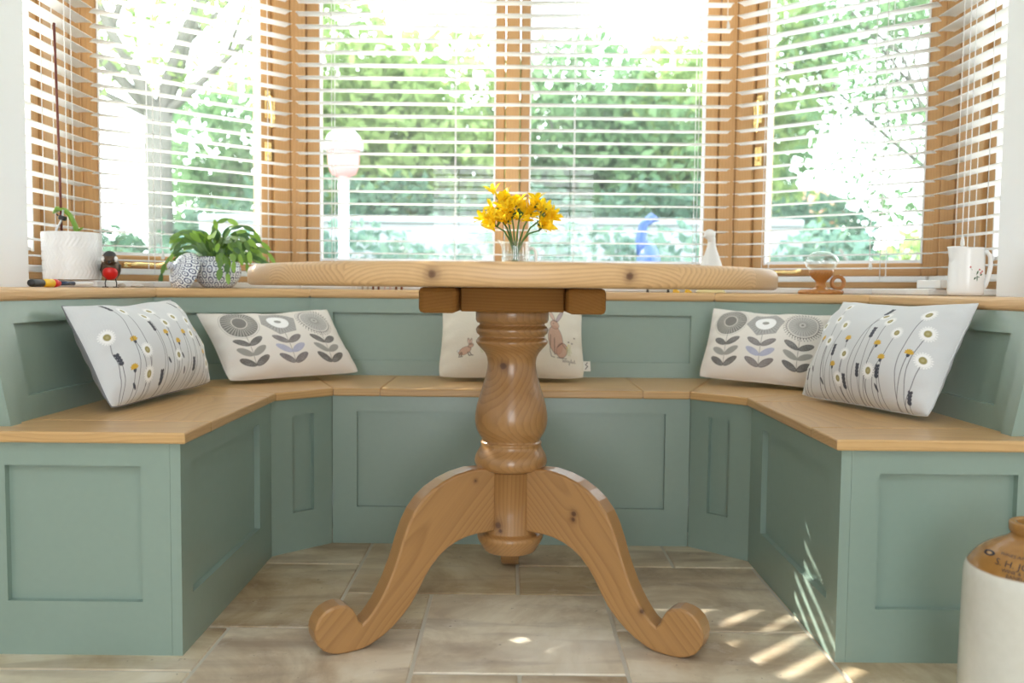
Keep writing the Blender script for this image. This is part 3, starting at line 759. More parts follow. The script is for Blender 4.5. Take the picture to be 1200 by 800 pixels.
def print_hare(S, T, W, H, C):
    X, Y = S*W, T*H; C[:] = np.array(lin(226, 220, 206)[:3])
    FU, LN, FL = lin(196, 154, 132), lin(84, 66, 62), lin(214, 180, 162)
    def blob(cx, cy, a, b, ang, c=FU, line=.0007):
        d = ellip(X, Y, cx, cy, a, b, ang); paint(C, cov(d)*.85, c); paint(C, cov(np.abs(d)-line)*.7, LN)
    # small running hare at the left
    x, y = .185*W, .235*H
    blob(x-.002, y, .020, .012, .25); blob(x+.017, y+.014, .0085, .007, .2); blob(x+.010, y+.028, .0035, .010, .25, FL); blob(x+.017, y+.027, .003, .009, -.1, FL)
    for dx_, dd in ((-.016, -.004), (-.010, -.003), (.008, .004), (.014, .006)): paint(C, cov(seg_d(X, Y, [(x+dx_, y-.006), (x+dx_+dd, y-.016), (x+dx_+dd+.005, y-.017)])-.0012), LN)
    paint(C, cov(ellip(X, Y, x+.020, y+.016, .0012, .0012)), LN); blob(x-.022, y+.003, .004, .003, 0, WH)
    # seated hare right of the middle
    x, y = .800*W, .24*H
    blob(x, y+.036, .023, .047, .12); blob(x+.020, y+.004, .017, .024, -.35); blob(x-.002, y+.088, .013, .016, .5); blob(x-.012, y+.122, .0055, .022, .45, FL); blob(x+.014, y+.121, .0055, .023, -.45, lin(180, 160, 170))
    for pts in ([(x-.016, y+.05), (x-.018, y+.0), (x-.014, y-.018), (x-.004, y-.02)], [(x-.004, y+.04), (x-.004, y-.012)], [(x+.004, y-.02), (x+.034, y-.02)], [(x+.006, y+.012), (x+.020, y+.026), (x+.033, y+.010)]):
        paint(C, cov(seg_d(X, Y, pts)-.0010)*.85, LN)
    paint(C, cov(ellip(X, Y, x-.006, y+.092, .0014, .0016)), LN)
    # grasses, bees and the scribbled word
    for gx, gy in ((.30, .24), (.62, .22), (.885, .25), (.895, .28)):
        for q in range(4): paint(C, cov(seg_d(X, Y, curve((gx*W+q*.003, gy*H-.012), (gx*W+q*.004-.005, gy*H+.012+.004*(q % 2)), .1))-.0006)*.7, lin(170, 176, 104))
        paint(C, cov(ellip(X, Y, gx*W, gy*H+.014, .003, .003))*.6, lin(222, 206, 120))
    for bx_, by_ in ((.94, .42), (.895, .36), (.92, .355), (.155, .22), (.43, .30), (.455, .31)): paint(C, cov(ellip(X, Y, bx_*W, by_*H, .003, .0022, .3))*.8, LN)
    x, y = .845*W, .135*H
    z = [(0, .008), (.002, 0), (.005, .007), (.007, 0), (.010, .008), (.012, 0), (.014, .005), (.017, .006), (.018, 0), (.021, .005), (.024, .001), (.022, -.007), (.020, -.004), (.026, .003), (.028, .011), (.028, 0), (.031, .005), (.034, .003), (.031, .0), (.036, .001), (.039, .010), (.039, 0), (.043, .002)]
    paint(C, cov(seg_d(X, Y, [(x+a, y+b) for a, b in z])-.0006)*.9, LN)

def cushion(label, bl, br, tl, tr, fn, thick, group, seed, tag=False, W=None, H=None, sag=.0):
    bl, br, tl, tr = map(Vector, (bl, br, tl, tr))
    ex = ((br-bl)+(tr-tl)); w = ex.length/2; ex.normalize()
    up = (tl+tr-bl-br)/2; shr = up.dot(ex); up = up-ex*shr; h = up.length; shr /= h; up.normalize(); ez = ex.cross(up)
    W = W or w; H = H or h
    c = (bl+br+tl+tr)/4
    Mt = Matrix(((ex.x, up.x, ez.x, c.x), (ex.y, up.y, ez.y, c.y), (ex.z, up.z, ez.z, c.z), (0, 0, 0, 1)))
    r = thing('cushion', label, 'cushion', mat=Mt, group=group)
    nu, nv = 330, int(330*H/W); rs = np.random.RandomState(seed)
    U, Vv = np.meshgrid(np.linspace(-1, 1, nu), np.linspace(-1, 1, nv))
    k = .05
    x = W/2*U*(1-k*(1-Vv**2)*np.abs(U)**1.5); y = H/2*Vv*(1-np.where(Vv > 0, .10, .035)*(1-U**2)*np.abs(Vv)**1.5)
    p = np.clip((1-np.abs(U)**2.6)*(1-np.abs(Vv)**2.6), 0, 1)
    th = thick/2*p**.62
    edge = np.clip(1-p**.8, 0, 1)*p**.4
    wr = np.zeros_like(U)
    for q in range(14):
        a = rs.uniform(0, 2*PI); fx, fy = 9*math.cos(a), 9*math.sin(a)
        wr += np.sin(U*fx*1.4+Vv*fy+rs.uniform(0, 6))*rs.uniform(.3, 1)
    # gathers running in from the short edges, dimple in the middle top
    side = np.sin(Vv*17+rs.uniform(0, 6)+1.5*np.sin(U*4))*np.exp(-((1-np.abs(U))/.16)**2)
    wz = .0028*wr*edge+.0045*side*p**.35
    dent = -.16*thick*np.exp(-((Vv-.75)/.4)**2)*np.exp(-((U-rs.uniform(-.2, .2))/.35)**2)*p**.3
    cr = 1-np.where(Vv > 0, .02, .05)*(np.abs(U*Vv))**5; x = x*cr; y = y*cr
    zf = th+wz+dent; zb = -th*.7-wz*.5
    y = y-sag*(1-U**2)*(1-Vv)/2; x = x+shr*y
    S, T = (U+1)/2, (Vv+1)/2
    C = np.zeros(U.shape+(3,)); fn(S, T, W, H, C)
    base = C[2, nu//2].copy()
    idx = np.arange(nu*nv).reshape(nv, nu)
    f1 = np.stack([idx[:-1, :-1], idx[:-1, 1:], idx[1:, 1:], idx[1:, :-1]], -1).reshape(-1, 4)
    border = np.zeros((nv, nu), bool); border[0] = border[-1] = border[:, 0] = border[:, -1] = True
    bi = idx+nu*nv; 
    f2 = np.stack([bi[:-1, :-1], bi[1:, :-1], bi[1:, 1:], bi[:-1, 1:]], -1).reshape(-1, 4)
    Vx = np.concatenate([np.stack([x, y, zf], -1).reshape(-1, 3), np.stack([x, y, np.where(border, zf, zb)], -1).reshape(-1, 3)])
    me = bpy.data.meshes.new('cover'); fs = np.concatenate([f1, f2])
    me.vertices.add(len(Vx)); me.vertices.foreach_set('co', Vx.astype(np.float32).ravel())
    me.loops.add(fs.size); me.loops.foreach_set('vertex_index', fs.astype(np.int32).ravel())
    me.polygons.add(len(fs)); me.polygons.foreach_set('loop_start', np.arange(0, fs.size, 4, dtype=np.int32)); me.polygons.foreach_set('loop_total', np.full(len(fs), 4, dtype=np.int32))
    me.polygons.foreach_set('use_smooth', np.ones(len(fs), bool)); me.update(calc_edges=True)
    ca = me.attributes.new('print', 'FLOAT_COLOR', 'POINT')
    cc = np.ones((len(Vx), 4), np.float32); cc[:nu*nv, :3] = C.reshape(-1, 3); cc[nu*nv:, :3] = base; ca.data.foreach_set('color', cc.ravel())
    link('cover', me, M['cloth'], r)
    # stitched seam around the edge
    ring = [(x[0, i], y[0, i], zf[0, i]) for i in range(0, nu, 6)]+[(x[j, -1], y[j, -1], zf[j, -1]) for j in range(0, nv, 6)]+[(x[-1, i], y[-1, i], zf[-1, i]) for i in range(nu-1, -1, -6)]+[(x[j, 0], y[j, 0], zf[j, 0]) for j in range(nv-1, -1, -6)]
    mb = MB(); mb.tube(ring+[ring[0]], .0016, 6); me2 = mb.mesh('seam')
    c4 = np.ones((len(me2.vertices), 4), np.float32); c4[:, :3] = base*.96; me2.attributes.new('print', 'FLOAT_COLOR', 'POINT').data.foreach_set('color', c4.ravel())
    link('seam', me2, M['cloth'], r)
    if tag:
        mb = MB(); mb.box(W/2-.012, W/2+.014, -H/2+.028, -H/2+.062, -.001, .001, bev=.0004); tg = part('tag', mb, 'cream', r)
        q = MB(); q.tube([(W/2-.002, -H/2+.034, .0013), (W/2+.006, -H/2+.044, .0013), (W/2-.001, -H/2+.050, .0013), (W/2+.006, -H/2+.057, .0013)], .0012, 6); part('tag_mark', q, 'ink', tg)
    return r
dR = [(.048, .752), (.113, .634), (.261, .682), (.357, .61), (.274, .455), (.05, .275), (.451, .339), (.424, .136), (.572, .757), (.649, .687), (.746, .575), (.85, .791), (.90, .621), (.925, .404), (.651, .225), (.254, .84)]
yR = [(.05, .525), (.085, .412), (.192, .488), (.435, .483), (.373, .244), (.659, .463), (.717, .348), (.855, .434)]
kR = [(.593, .542), (.351, .356), (.08, .265), (.111, .153), (.544, .82), (.278, .104), (.709, .218), (.57, .206), (.715, .107), (.903, .083), (.47, .11), (.18, .2)]
dL = [(.075, .581), (.26, .805), (.248, .367), (.24, .165), (.392, .713), (.517, .796), (.508, .602), (.622, .662), (.742, .607), (.711, .46), (.829, .797), (.94, .755), (.899, .39), (.5, .263), (.868, .17)]
yL = [(.2, .497), (.144, .255), (.457, .5), (.534, .396), (.626, .48), (.849, .522), (.828, .273), (.95, .557)]
kL = [(.192, .864), (.086, .349), (.552, .246), (.375, .567), (.794, .367), (.419, .227), (.758, .824), (.93, .604), (.568, .121), (.347, .1), (.66, .15), (.15, .1)]
gD, gS = 'grey daisy cushions', 'seed-head cushions'
cushion('grey oblong cushion with white daisies and yellow buds, on the left bench', (-.868, 1.868, .448), (-.812, 2.352, .456), (-1.005, 1.935, .672), (-.940, 2.40, .682), print_daisy(dL, yL, kL, dL[:1]+dL[2:4]), .165, gD, 11)
cushion('beige cushion with three grey seed heads on leafy stems, in the left corner', (-.805, 2.435, .450), (-.455, 2.655, .458), (-.915, 2.535, .638), (-.585, 2.725, .650), print_retro, .125, gS, 23)
cushion('cream square cushion with painted hares, behind the table pedestal', (-.228, 2.60, .450), (.226, 2.60, .450), (-.222, 2.765, .695), (.222, 2.765, .695), print_hare, .13, 'hare cushion', 31, tag=True)
cushion('beige cushion with three grey seed heads on leafy stems, in the right corner', (.545, 2.605, .458), (.885, 2.395, .450), (.640, 2.725, .668), (.935, 2.525, .650), print_retro, .125, gS, 47)
cushion('grey oblong cushion with white daisies and yellow buds, on the right bench', (.745, 2.285, .450), (.905, 1.835, .446), (.900, 2.335, .690), (1.012, 1.915, .704), print_daisy(dR, yR, kR, dR[11:15]), .165, gD, 59)

# ------------------------------------------------------------------ leafy meshes
def rnd_attr(me, vals): me.attributes.new('rnd', 'FLOAT', 'POINT').data.foreach_set('value', np.asarray(vals, dtype=np.float32))
def blade(mb, A, p0, p1, w, droop=0.0, fold=.15, n=5, side=None, shape=None):
    """one leaf: a slightly folded strip from p0 to p1"""
    p0 = Vector(p0); p1 = Vector(p1); d = p1-p0; L = d.length
    sd = d.cross(Vector((0, 0, 1))) if side is None else Vector(side)
    if sd.length < 1e-5: sd = Vector((1, 0, 0))
    sd.normalize(); nn = sd.cross(d).normalized()
    vs, fs = [], []
    for k in range(n+1):
        q = k/n; c = p0+d*q+Vector((0, 0, -droop*L*q*q))
        ww = w*(shape(q) if shape else math.sin(PI*min(.999, q*.92+.06))**.7)
        vs += [c-sd*ww+nn*ww*fold, c, c+sd*ww+nn*ww*fold]
    for k in range(n):
        a = 3*k; fs += [(a, a+1, a+4, a+3), (a+1, a+2, a+5, a+4)]
    mb.add(vs, fs, smooth=True); A += [random.random()]*len(vs)
def leafpart(name, mb, A, mat, parent, world=False):
    me = mb.mesh(name); rnd_attr(me, A); return link(name, me, M[mat], parent, world)

# ------------------------------------------------------------------ things on the ledge, left to right
# white textured pot with an orchid stump
pz = .7315
t = thing('flower_pot', 'white embossed cylinder pot on the sill beside the left wall', 'pot', (-1.168, 2.315, pz))
mb = MB(); prof = [(.001, 0), (.069, 0), (.0705, .002), (.0725, .02)]
vs, fs = [], []; n = 120; nz = 46; R0 = .0685
for j in range(nz+1):
    z = .001+.1225*j/nz
    for i in range(n):
        a = 2*PI*i/n; k = j//2 % 4
        bump = .0018*math.sin(a*40+(j*.85 if (j//8) % 2 else -j*.85))*(0 if j % 9 == 0 else 1)
        rr = R0+.0035*j/nz+bump; vs.append((rr*math.cos(a), rr*math.sin(a), z))
for j in range(nz):
    for i in range(n): fs.append((j*n+i, j*n+(i+1) % n, (j+1)*n+(i+1) % n, (j+1)*n+i))
mb.add(vs, fs, smooth=True)
mb.lathe([(.072, .1235), (.0705, .1245), (.067, .1235), (.066, .06), (.001, .055)], 60, cap=False); mb.lathe([(.001, 0), (.0685, .001)], 60, cap=False)
part('pot_body', mb, 'ceramic', t)
mb = MB(); mb.lathe([(.001, .100), (.0655, .100)], 30, cap=False); part('soil', mb, 'bark', t)
px, py, pz0 = -1.168, 2.315, pz
t = thing('orchid', 'orchid stump with one thick green leaf growing from the white pot', 'plant', (px, py, pz0+.101))
mb = MB(); A = []
mb.tube([(.012, .0, .0), (.014, .0, .02), (.011, 0, .04), (-.002, 0, .068), (-.016, 0, .082), (-.034, 0, .086), (-.047, 0, .074)], [.009, .012, .011, .012, .014, .015, .005], 12, flat=.45); A += [random.random()*.6+.2 for _ in mb.V]
part_ = leafpart('leaf', mb, A, 'cactus_tip', t)
mb = MB(); A = []; blade(mb, A, (.016, 0, .026), (.034, -.004, .038), .007); leafpart('shoot', mb, A, 'cactus_tip', t)
mb = MB(); mb.tube([(-.016, -.011, .002), (-.034, -.012, .028), (-.016, -.014, .060), (-.014, -.013, .082)], .0028, 8); part('aerial_root', mb, 'steel', t)
t = solo('plant_stake', MB().tube([(px-.022, py-.008, pz0+.101), (px-.024, py-.008, pz0+.30), (px-.030, py-.009, pz0+.665)], .0034, 8), 'stake', 'long thin brown cane standing upright in the white pot', 'stake')
mb = MB(); mb.box(-.008, .010, -.007, .006, -.006, .006, bev=.002, T=Matrix.Translation((px-.017, py-.013, pz0+.162)) @ Matrix.Rotation(.3, 4, 'Y')); mb.tube([(px-.028, py-.012, pz0+.168), (px-.033, py-.012, pz0+.172)], .002, 6)
solo('plant_clip', mb, 'iron', 'small black clip fastening the orchid leaf to the brown cane', 'clip')

# painted stick lying on the ledge
t = thing('painted_stick', 'slim painted stick, black, yellow, red and blue, lying below the white pot', 'stick', (-1.062, 1.92, LEDGE_Z))
def along(prof, y0):                                       # profile radius along +y, resting on z=0
    return Matrix.Translation((0, y0, 0)) @ Matrix.Rotation(-PI/2, 4, 'X')
rr = .0098; T = Matrix.Translation((0, 0, rr)) @ Matrix.Rotation(-PI/2, 4, 'X')
mb = MB(); mb.lathe([(.001, 0), (.0075, .001), (.0085, .006), (.0085, .048), (.007, .05)], 20, T=T); part('black_tip', mb, 'iron', t)
mb = MB(); mb.lathe([(.007, .049), (.009, .055), (.0098, .068), (.0098, .090)], 20, T=T); part('yellow_band', mb, 'yellow', t)
mb = MB(); mb.lathe([(.0098, .089), (.0094, .105), (.0075, .118), (.005, .124)], 20, T=T); part('red_band', mb, 'red', t)
mb = MB(); mb.lathe([(.005, .123), (.0048, .19)], 16, T=T); part('blue_shaft', mb, 'navy', t)
mb = MB(); mb.lathe([(.0048, .189), (.0045, .28), (.001, .282)], 16, T=T); part('pale_shaft', mb, 'matt_ceramic', t)

# metal robin
t = thing('robin_ornament', 'small metal robin with red breast and wire legs on the left ledge', 'ornament', (-1.066, 2.315, LEDGE_Z), rz=math.radians(20))
mb = MB(); bodyp = []
T = Matrix.Translation((0, .0, .050)) @ Matrix.Rotation(math.radians(22), 4, 'X') @ Matrix.Diagonal((1.14, 1.1, 1.08, 1))
mb.ball((0, .0, 0), (.022, .026, .029), 24, 16, T=T); mb.ball((0, -.010, .029), (.0165, .018, .0165), 20, 12, T=T)
part('body', mb, plain('bronze_brown', lin(84, 66, 50), .35, .25, 60, Metallic=.4), t)
mb = MB(); mb.ball((0, -.0175, -.004), (.0165, .0125, .0185), 20, 12, T=T); part('red_breast', mb, 'red', t)
mb = MB(); mb.ball((0, -.008, .036), (.014, .016, .012), 20, 10, T=T); part('dark_cap', mb, 'iron', t)
for s in (-1, 1):
    mb = MB(); mb.ball((s*.0125, -.0165, .031), (.0055, .0075, .0075), 12, 8, T=T); part('white_cheek', mb, 'ceramic', t)
    mb = MB(); mb.ball((s*.0095, -.0245, .031), (.0022,)*3, 10, 6, T=T); part('eye', mb, 'iron', t)
    mb = MB(); mb.add([T @ Vector(p) for p in ((s*.018, -.012, .014), (s*.023, .008, .008), (s*.015, .038, -.016), (s*.019, .002, -.014), (s*.0225, -.010, .0), (s*.020, .018, -.004))], [(0, 1, 5, 4), (4, 5, 2, 3)] ); part('wing', mb, 'iron', t)
    mb = MB(); mb.tube([(s*.010, -.002, .028), (s*.014, -.002, .012), (s*.013, .0, .0015)], .0014, 6)
    for a in (-.6, 0, .6): mb.tube([(s*.013, 0, .0015), (s*.013+.012*math.sin(a), -.012*math.cos(a), .0014)], .0012, 5)
    mb.tube([(s*.013, 0, .0015), (s*.013, .009, .0014)], .0012, 5); part('leg', mb, 'iron', t)
mb = MB(); mb.lathe([(.004, 0), (.001, .011)], 10, T=T @ Matrix.Translation((0, -.027, .028)) @ Matrix.Rotation(PI/2, 4, 'X')); part('beak', mb, 'iron', t)
mb = MB(); mb.hexmap(lambda a, b, d: T @ Vector((a, b, d)), -.009, .009, .022, .052, -.012, -.007); part('tail', mb, 'iron', t)
for (x, y, a, b, h, l) in ((-1.063, 2.372, .011, .009, .006, 'small round pinkish pebble by the robin on the left ledge'), (-1.058, 2.462, .020, .014, .0045, 'flat grey pebble lying on the ledge right of the robin')):
    mb = MB(); mb.ball((0, 0, 0), (a, b, h), 20, 10)
    me = mb.mesh('pebble')
    for v in me.vertices: v.co *= 1+.08*mnoise.noise(v.co*120)
    o = link('pebble', me, M['stone']); o.location = (x, y, LEDGE_Z+h*.97); meta(o, l, 'pebble', 'ledge pebbles')

# blue and white pot, leaning lid and Christmas cactus
pc = Vector((-.918, 2.715, LEDGE_Z))
t = thing('ginger_jar', 'round blue and white trellis pattern jar holding the trailing cactus', 'pot', pc)
mb = MB(); jp = [(.001, .001), (.040, .001), (.044, .003), (.056, .015), (.066, .032), (.0715, .050), (.070, .066), (.0635, .080), (.054, .088), (.052, .094), (.0535, .097)]
mb.lathe(jp, 64, uvrep=(6, 28), cap=False); mb.lathe([(.0535, .097), (.049, .096), (.048, .06), (.001, .058)], 40, G_ := 'zxy', cap=False) if False else None
part('jar_body', mb, 'trellis', t)
mb = MB(); mb.lathe([(.0535, .097), (.050, .0975), (.0485, .09), (.048, .07)], 48, cap=False); part('rim', mb, 'ceramic', t)
mb = MB(); mb.lathe([(.001, .078), (.0485, .078)], 24, cap=False); part('soil', mb, 'bark', t)
lc = Vector((-1.004, 2.600, LEDGE_Z))
t = thing('ginger_jar_lid', 'blue and white trellis pattern lid leaning against the cactus jar', 'lid', lc)
aim = Vector((-.62, -.62, .35)).normalized(); q = Vector((0, 0, 1)).rotation_difference(aim).to_matrix().to_4x4()
T = Matrix.Translation((.012, .014, .052)) @ q @ Matrix.Translation((0, 0, -.012))
lp = [(.061, -.012), (.0625, -.006), (.0625, .004), (.058, .014), (.047, .024), (.032, .031), (.014, .034), (.010, .037)]
mb = MB(); mb.lathe(lp, 64, T=T, uvrep=(6, 28), cap=False); part('dome', mb, 'trellis', t)
mb = MB(); mb.lathe([(.010, .036), (.008, .041), (.012, .047), (.011, .053), (.004, .057), (.001, .0575)], 24, T=T, uvrep=(4, 42), cap=False); part('knob', mb, 'trellis', t)
mb = MB(); mb.lathe([(.061, -.012), (.058, -.010), (.055, .006), (.030, .024), (.001, .028)], 48, T=T, cap=False); part('inside', mb, 'ceramic', t)
t = thing('christmas_cactus', 'green trailing Christmas cactus spilling over the blue and white jar', 'plant', pc+Vector((0, 0, .079)))
mb = MB(); A = []; mb2 = MB(); A2 = []; rr = random.Random(12)
seg = lambda q: (.35+.65*math.sin(PI*min(1, q*1.05))**.6) if q < .98 else .3
for k in range(100):
    az = rr.uniform(0, 2*PI); el = rr.uniform(.35, 1.45); lidside = 3.4 < az < 4.75; el = max(el, 1.2) if lidside else el; p = Vector((math.cos(az)*rr.uniform(0, .03), math.sin(az)*rr.uniform(0, .03), .0))
    d = Vector((math.cos(az)*math.cos(el), math.sin(az)*math.cos(el), math.sin(el))); nseg = rr.randint(4, 6); L = rr.uniform(.029, .040)
    if d.y > .3 or lidside: nseg = min(nseg, 3)
    for s in range(nseg):
        q = p+d*L
        if s and q.z < -.07: break
        r2 = math.hypot(q.x, q.y)
        if q.z < .022 and r2 < .084: q.x *= .084/max(r2, .01); q.y *= .084/max(r2, .01)
        last = s >= nseg-1
        tip = last and rr.random() < .6; na = len(A)
        sv = d.cross(Vector((rr.uniform(-.4, .4), rr.uniform(-1, -.5), .3)))
        blade(mb, A, p, q+d*.003, .0078*rr.uniform(.85, 1.25), n=4, fold=.22, side=sv, shape=seg)
        A[na:] = [rr.uniform(.8, 1.0) if tip else rr.uniform(0, .55)]*(len(A)-na)
        p = q; d = (d+Vector((rr.uniform(-.15, .15), rr.uniform(-.15, .15), -.34-.13*s))).normalized()
leafpart('foliage', mb, A, 'cactus', t)

# figures on the rear ledge, mostly hidden by the table top
YB = 2.885
def animal(x, mat1, mat2, label, h=.034, rz=0.0):
    t = thing('animal_figurine', label, 'figurine', (x, YB, LEDGE_Z), rz=rz, group='animal figurines on the rear ledge')
    mb = MB()
    for sx in (-1, 1):
        for sy in (-1, 1): mb.tube([(sx*.009, sy*.005, .0), (sx*.009, sy*.005, .010), (sx*.0085, sy*.0045, .020)], [.0036, .003, .004], 8)
    part('legs', mb, mat2, t)
    mb = MB(); mb.tube([(-.017, 0, h*.62), (-.013, 0, h*.66), (0, 0, h*.64), (.012, 0, h*.70), (.017, 0, h*.85)], [.004, .009, .0095, .0085, .005], 12); part('body', mb, mat1, t)
    mb = MB(); mb.ball((.021, 0, h*.98), (.0085, .006, .0062), 14, 10)
    for s in (-1, 1): mb.ball((.017, s*.005, h*1.16), (.002, .0018, .005), 8, 6)
    part('head', mb, mat1, t)
for x, a, b_, l in ((-.528, 'ceramic', 'ceramic', 'white animal figurine leftmost in the row under the table edge'), (-.487, 'ceramic', 'stone', 'greyish white animal figurine second in the row under the table edge'),
                    (-.452, 'brown', 'brown', 'brown animal figurine in the middle of the row under the table edge'), (-.413, 'pink', 'pink', 'pinkish white animal figurine fourth in the row under the table edge'), (-.376, 'brown', 'brown', 'brown animal figurine rightmost in the row under the table edge')):
    animal(x, a, b_, l, rz=.25)
def standing_bird(x, y, mats, label, h, name='bird_figurine'):
    body, legm = mats; t = thing(name, label, 'figurine', (x, y, LEDGE_Z))
    for s in (-1, 1):
        mb = MB()
        if name == 'duck_figurine':
            mb.add([(s*.020-.012, -.022, .004), (s*.020+.012, -.022, .004), (s*.020+.004, .004, .013), (s*.020-.004, .004, .013), (s*.020-.012, -.022, 0), (s*.020+.012, -.022, 0), (s*.020+.004, .004, 0), (s*.020-.004, .004, 0)],
                   [(0, 1, 2, 3), (7, 6, 5, 4), (0, 4, 5, 1), (1, 5, 6, 2), (2, 6, 7, 3), (3, 7, 4, 0)]); mb.tube([(s*.020, .0, .008), (s*.018, .004, .024)], .0045, 8)
        else: mb.tube([(s*.034, -.004, .0), (s*.034, 0, .012), (s*.026, 0, .028)], [.005, .003, .003], 8)
        part('foot', mb, legm, t)
    mb = MB(); mb.ball((0, 0, .022+h*.38), (.034, .026, h*.30), 20, 12); mb.ball((0, -.012, .022+h*.66), (.016, .016, .015), 16, 10); part('body', mb, body, t)
    mb = MB(); mb.lathe([(.006, 0), (.001, .018)], 10, T=Matrix.Translation((0, -.026, .022+h*.66)) @ Matrix.Rotation(PI/2, 4, 'X')); part('beak', mb, legm, t)
standing_bird(.483, 2.90, ('matt_ceramic', 'iron'), 'white bird figurine on black legs behind the table edge', .055)
standing_bird(.558, 2.885, ('ceramic', 'yellow'), 'white duck figurine with yellow webbed feet behind the table edge', .055, 'duck_figurine')
t = thing('goose_ornament', 'tall white goose ornament with curved neck standing by the right corner post', 'ornament', (.655, 2.885, LEDGE_Z))
mb = MB()
mb.lathe([(.001, .010), (.030, .011), (.041, .02), (.044, .04), (.0415, .065), (.035, .092), (.026, .118), (.0175, .142), (.0135, .158), (.0128, .170)], 40, cap=False)
mb.tube([(0, 0, .166), (-.0005, 0, .178), (-.003, 0, .188)], [.0129, .0132, .013], 20); mb.ball((-.007, 0, .192), (.019, .0165, .0175), 24, 14)
part('body', mb, 'matt_ceramic', t)
mb = MB(); mb.ball((-.022, 0, .185), (.011, .007, .0045), 14, 8); part('beak', mb, 'matt_ceramic', t)
mb = MB(); mb.lathe([(.001, 0), (.046, 0), (.049, .003), (.046, .008), (.032, .0125)], 36, T=Matrix.Diagonal((1, .8, 1, 1)), cap=False); part('base', mb, 'pale_yellow', t)

# wooden candle lamp with glass globe
t = thing('candle_lamp', 'turned wooden chamber lamp with ring handle and clear glass globe on the right ledge', 'lamp', (.945, 2.675, LEDGE_Z))
mb = MB(); mb.lathe([(.001, 0), (.064, 0), (.067, .004), (.066, .010), (.060, .014), (.030, .016), (.019, .020), (.014, .028), (.0135, .034), (.018, .042), (.029, .052), (.035, .062), (.0365, .072), (.034, .074), (.031, .068), (.001, .064)], 48, cap=False); part('stem', mb, 'treen', t)
mb = MB(); mb.tube([(.052+.0185*math.cos(a), .0, .036+.0185*math.sin(a)) for a in [2*PI*k/28 for k in range(29)]], .0062, 12, cap=False); part('ring_handle', mb, 'treen', t)
mb = MB(); mb.lathe([(.031, .070), (.034, .076), (.044, .084), (.0495, .096), (.048, .108), (.040, .119), (.027, .127), (.012, .131), (.001, .132)], 40, cap=False); part('glass_globe', mb, 'glass', t)

# white jug with sprig
t = thing('jug', 'white china jug with a small flower sprig beside the right wall', 'jug', (1.098, 2.115, LEDGE_Z), rz=math.radians(0))
mb = MB(); jpf = [(.001, .001), (.034, .001), (.039, .004), (.0405, .012), (.0400, .05), (.0385, .09), (.0378, .112), (.0385, .1165), (.0365, .1175), (.0355, .112), (.036, .02), (.001, .008)]
mb.lathe(jpf, 56, cap=False)
for i, v in enumerate(mb.V):                                # pull a pouring lip
    x, y, z = v
    if z > .095 and x < -.02: mb.V[i] = (x-(z-.095)*.42*max(0, -x/.038-.6)*2, y, z+(z-.095)*.12)
part('jug_body', mb, 'ceramic', t)
mb = MB(); mb.tube([(.036, 0, .103), (.048, 0, .108), (.057, 0, .098), (.059, 0, .075), (.054, 0, .045), (.046, 0, .025), (.037, 0, .018)], [.0065, .0058, .0055, .0055, .0055, .006, .0075], 12); part('handle', mb, 'ceramic', t)
mb = MB(); A = []
def onjug(x, z): r = .0402; return Vector((x, -math.sqrt(r*r-x*x)-.0003, z))
for (x0, z0, x1, z1) in ((.004, .052, .009, .062), (.004, .050, -.004, .058), (.006, .047, .013, .046), (.003, .046, -.002, .040), (.006, .050, .006, .036), (.014, .050, .020, .054), (-.006, .062, -.010, .068)):
    blade(mb, A, onjug(x0, z0), onjug(x1, z1), .0022, n=2, side=(.7, 0, -.7))
leafpart('sprig', mb, A, 'leaf_dark', t)
mb = MB()
for (x, z) in ((.016, .056), (.020, .060), (-.010, .070), (.012, .064)): mb.ball(onjug(x, z), (.0024, .0008, .0024), 10, 6)
part('sprig_flower', mb, 'pale_pink', t)
mb = MB(); mb.box(0, .115, -.02, .02, 0, .022, bev=.002, T=Matrix.Translation((1.135, 2.275, .7318)) @ Matrix.Rotation(math.radians(95), 4, 'Z'))
solo('box', mb, 'white_wood', 'small flat white box on the sill behind the china jug', 'box')

# ------------------------------------------------------------------ freesias in a jug on the table
J = Vector((.006, 2.10, TT))
t = thing('flower_jug', 'small clear ribbed glass jug of yellow freesias on the table', 'jug', J)
mb = MB(); vs, fs = [], []; n = 72; pr = [(.030, .0), (.032, .004), (.0325, .03), (.0318, .055), (.0325, .068), (.0335, .072)]
for (r, z) in pr:
    for i in range(n):
        a = 2*PI*i/n; rr_ = r+(.0011*math.cos(a*18) if .003 < z < .06 else 0)
        lip = max(0, math.cos(a-PI))**10*max(0, (z-.055))*.75; vs.append(((rr_+lip)*math.cos(a), (rr_+lip*.3)*math.sin(a), z+lip*.35))
for j in range(len(pr)-1):
    for i in range(n): fs.append((j*n+i, j*n+(i+1) % n, (j+1)*n+(i+1) % n, (j+1)*n+i))
fs.append(tuple(range(n))[::-1]); mb.add(vs, fs, smooth=True); part('jug_body', mb, 'glass', t)
mb = MB(); mb.tube([(.032, 0, .052), (.042, 0, .056), (.0485, 0, .048), (.0495, 0, .034), (.049, 0, .020), (.043, 0, .008), (.033, 0, .006)], [.0036]*7, 10); part('handle', mb, 'ceramic', t)
mb = MB(); mb.lathe([(.001, .002), (.0295, .003), (.030, .03), (.0298, .048), (.001, .048)], 32, cap=False); part('water', mb, 'glass', t)
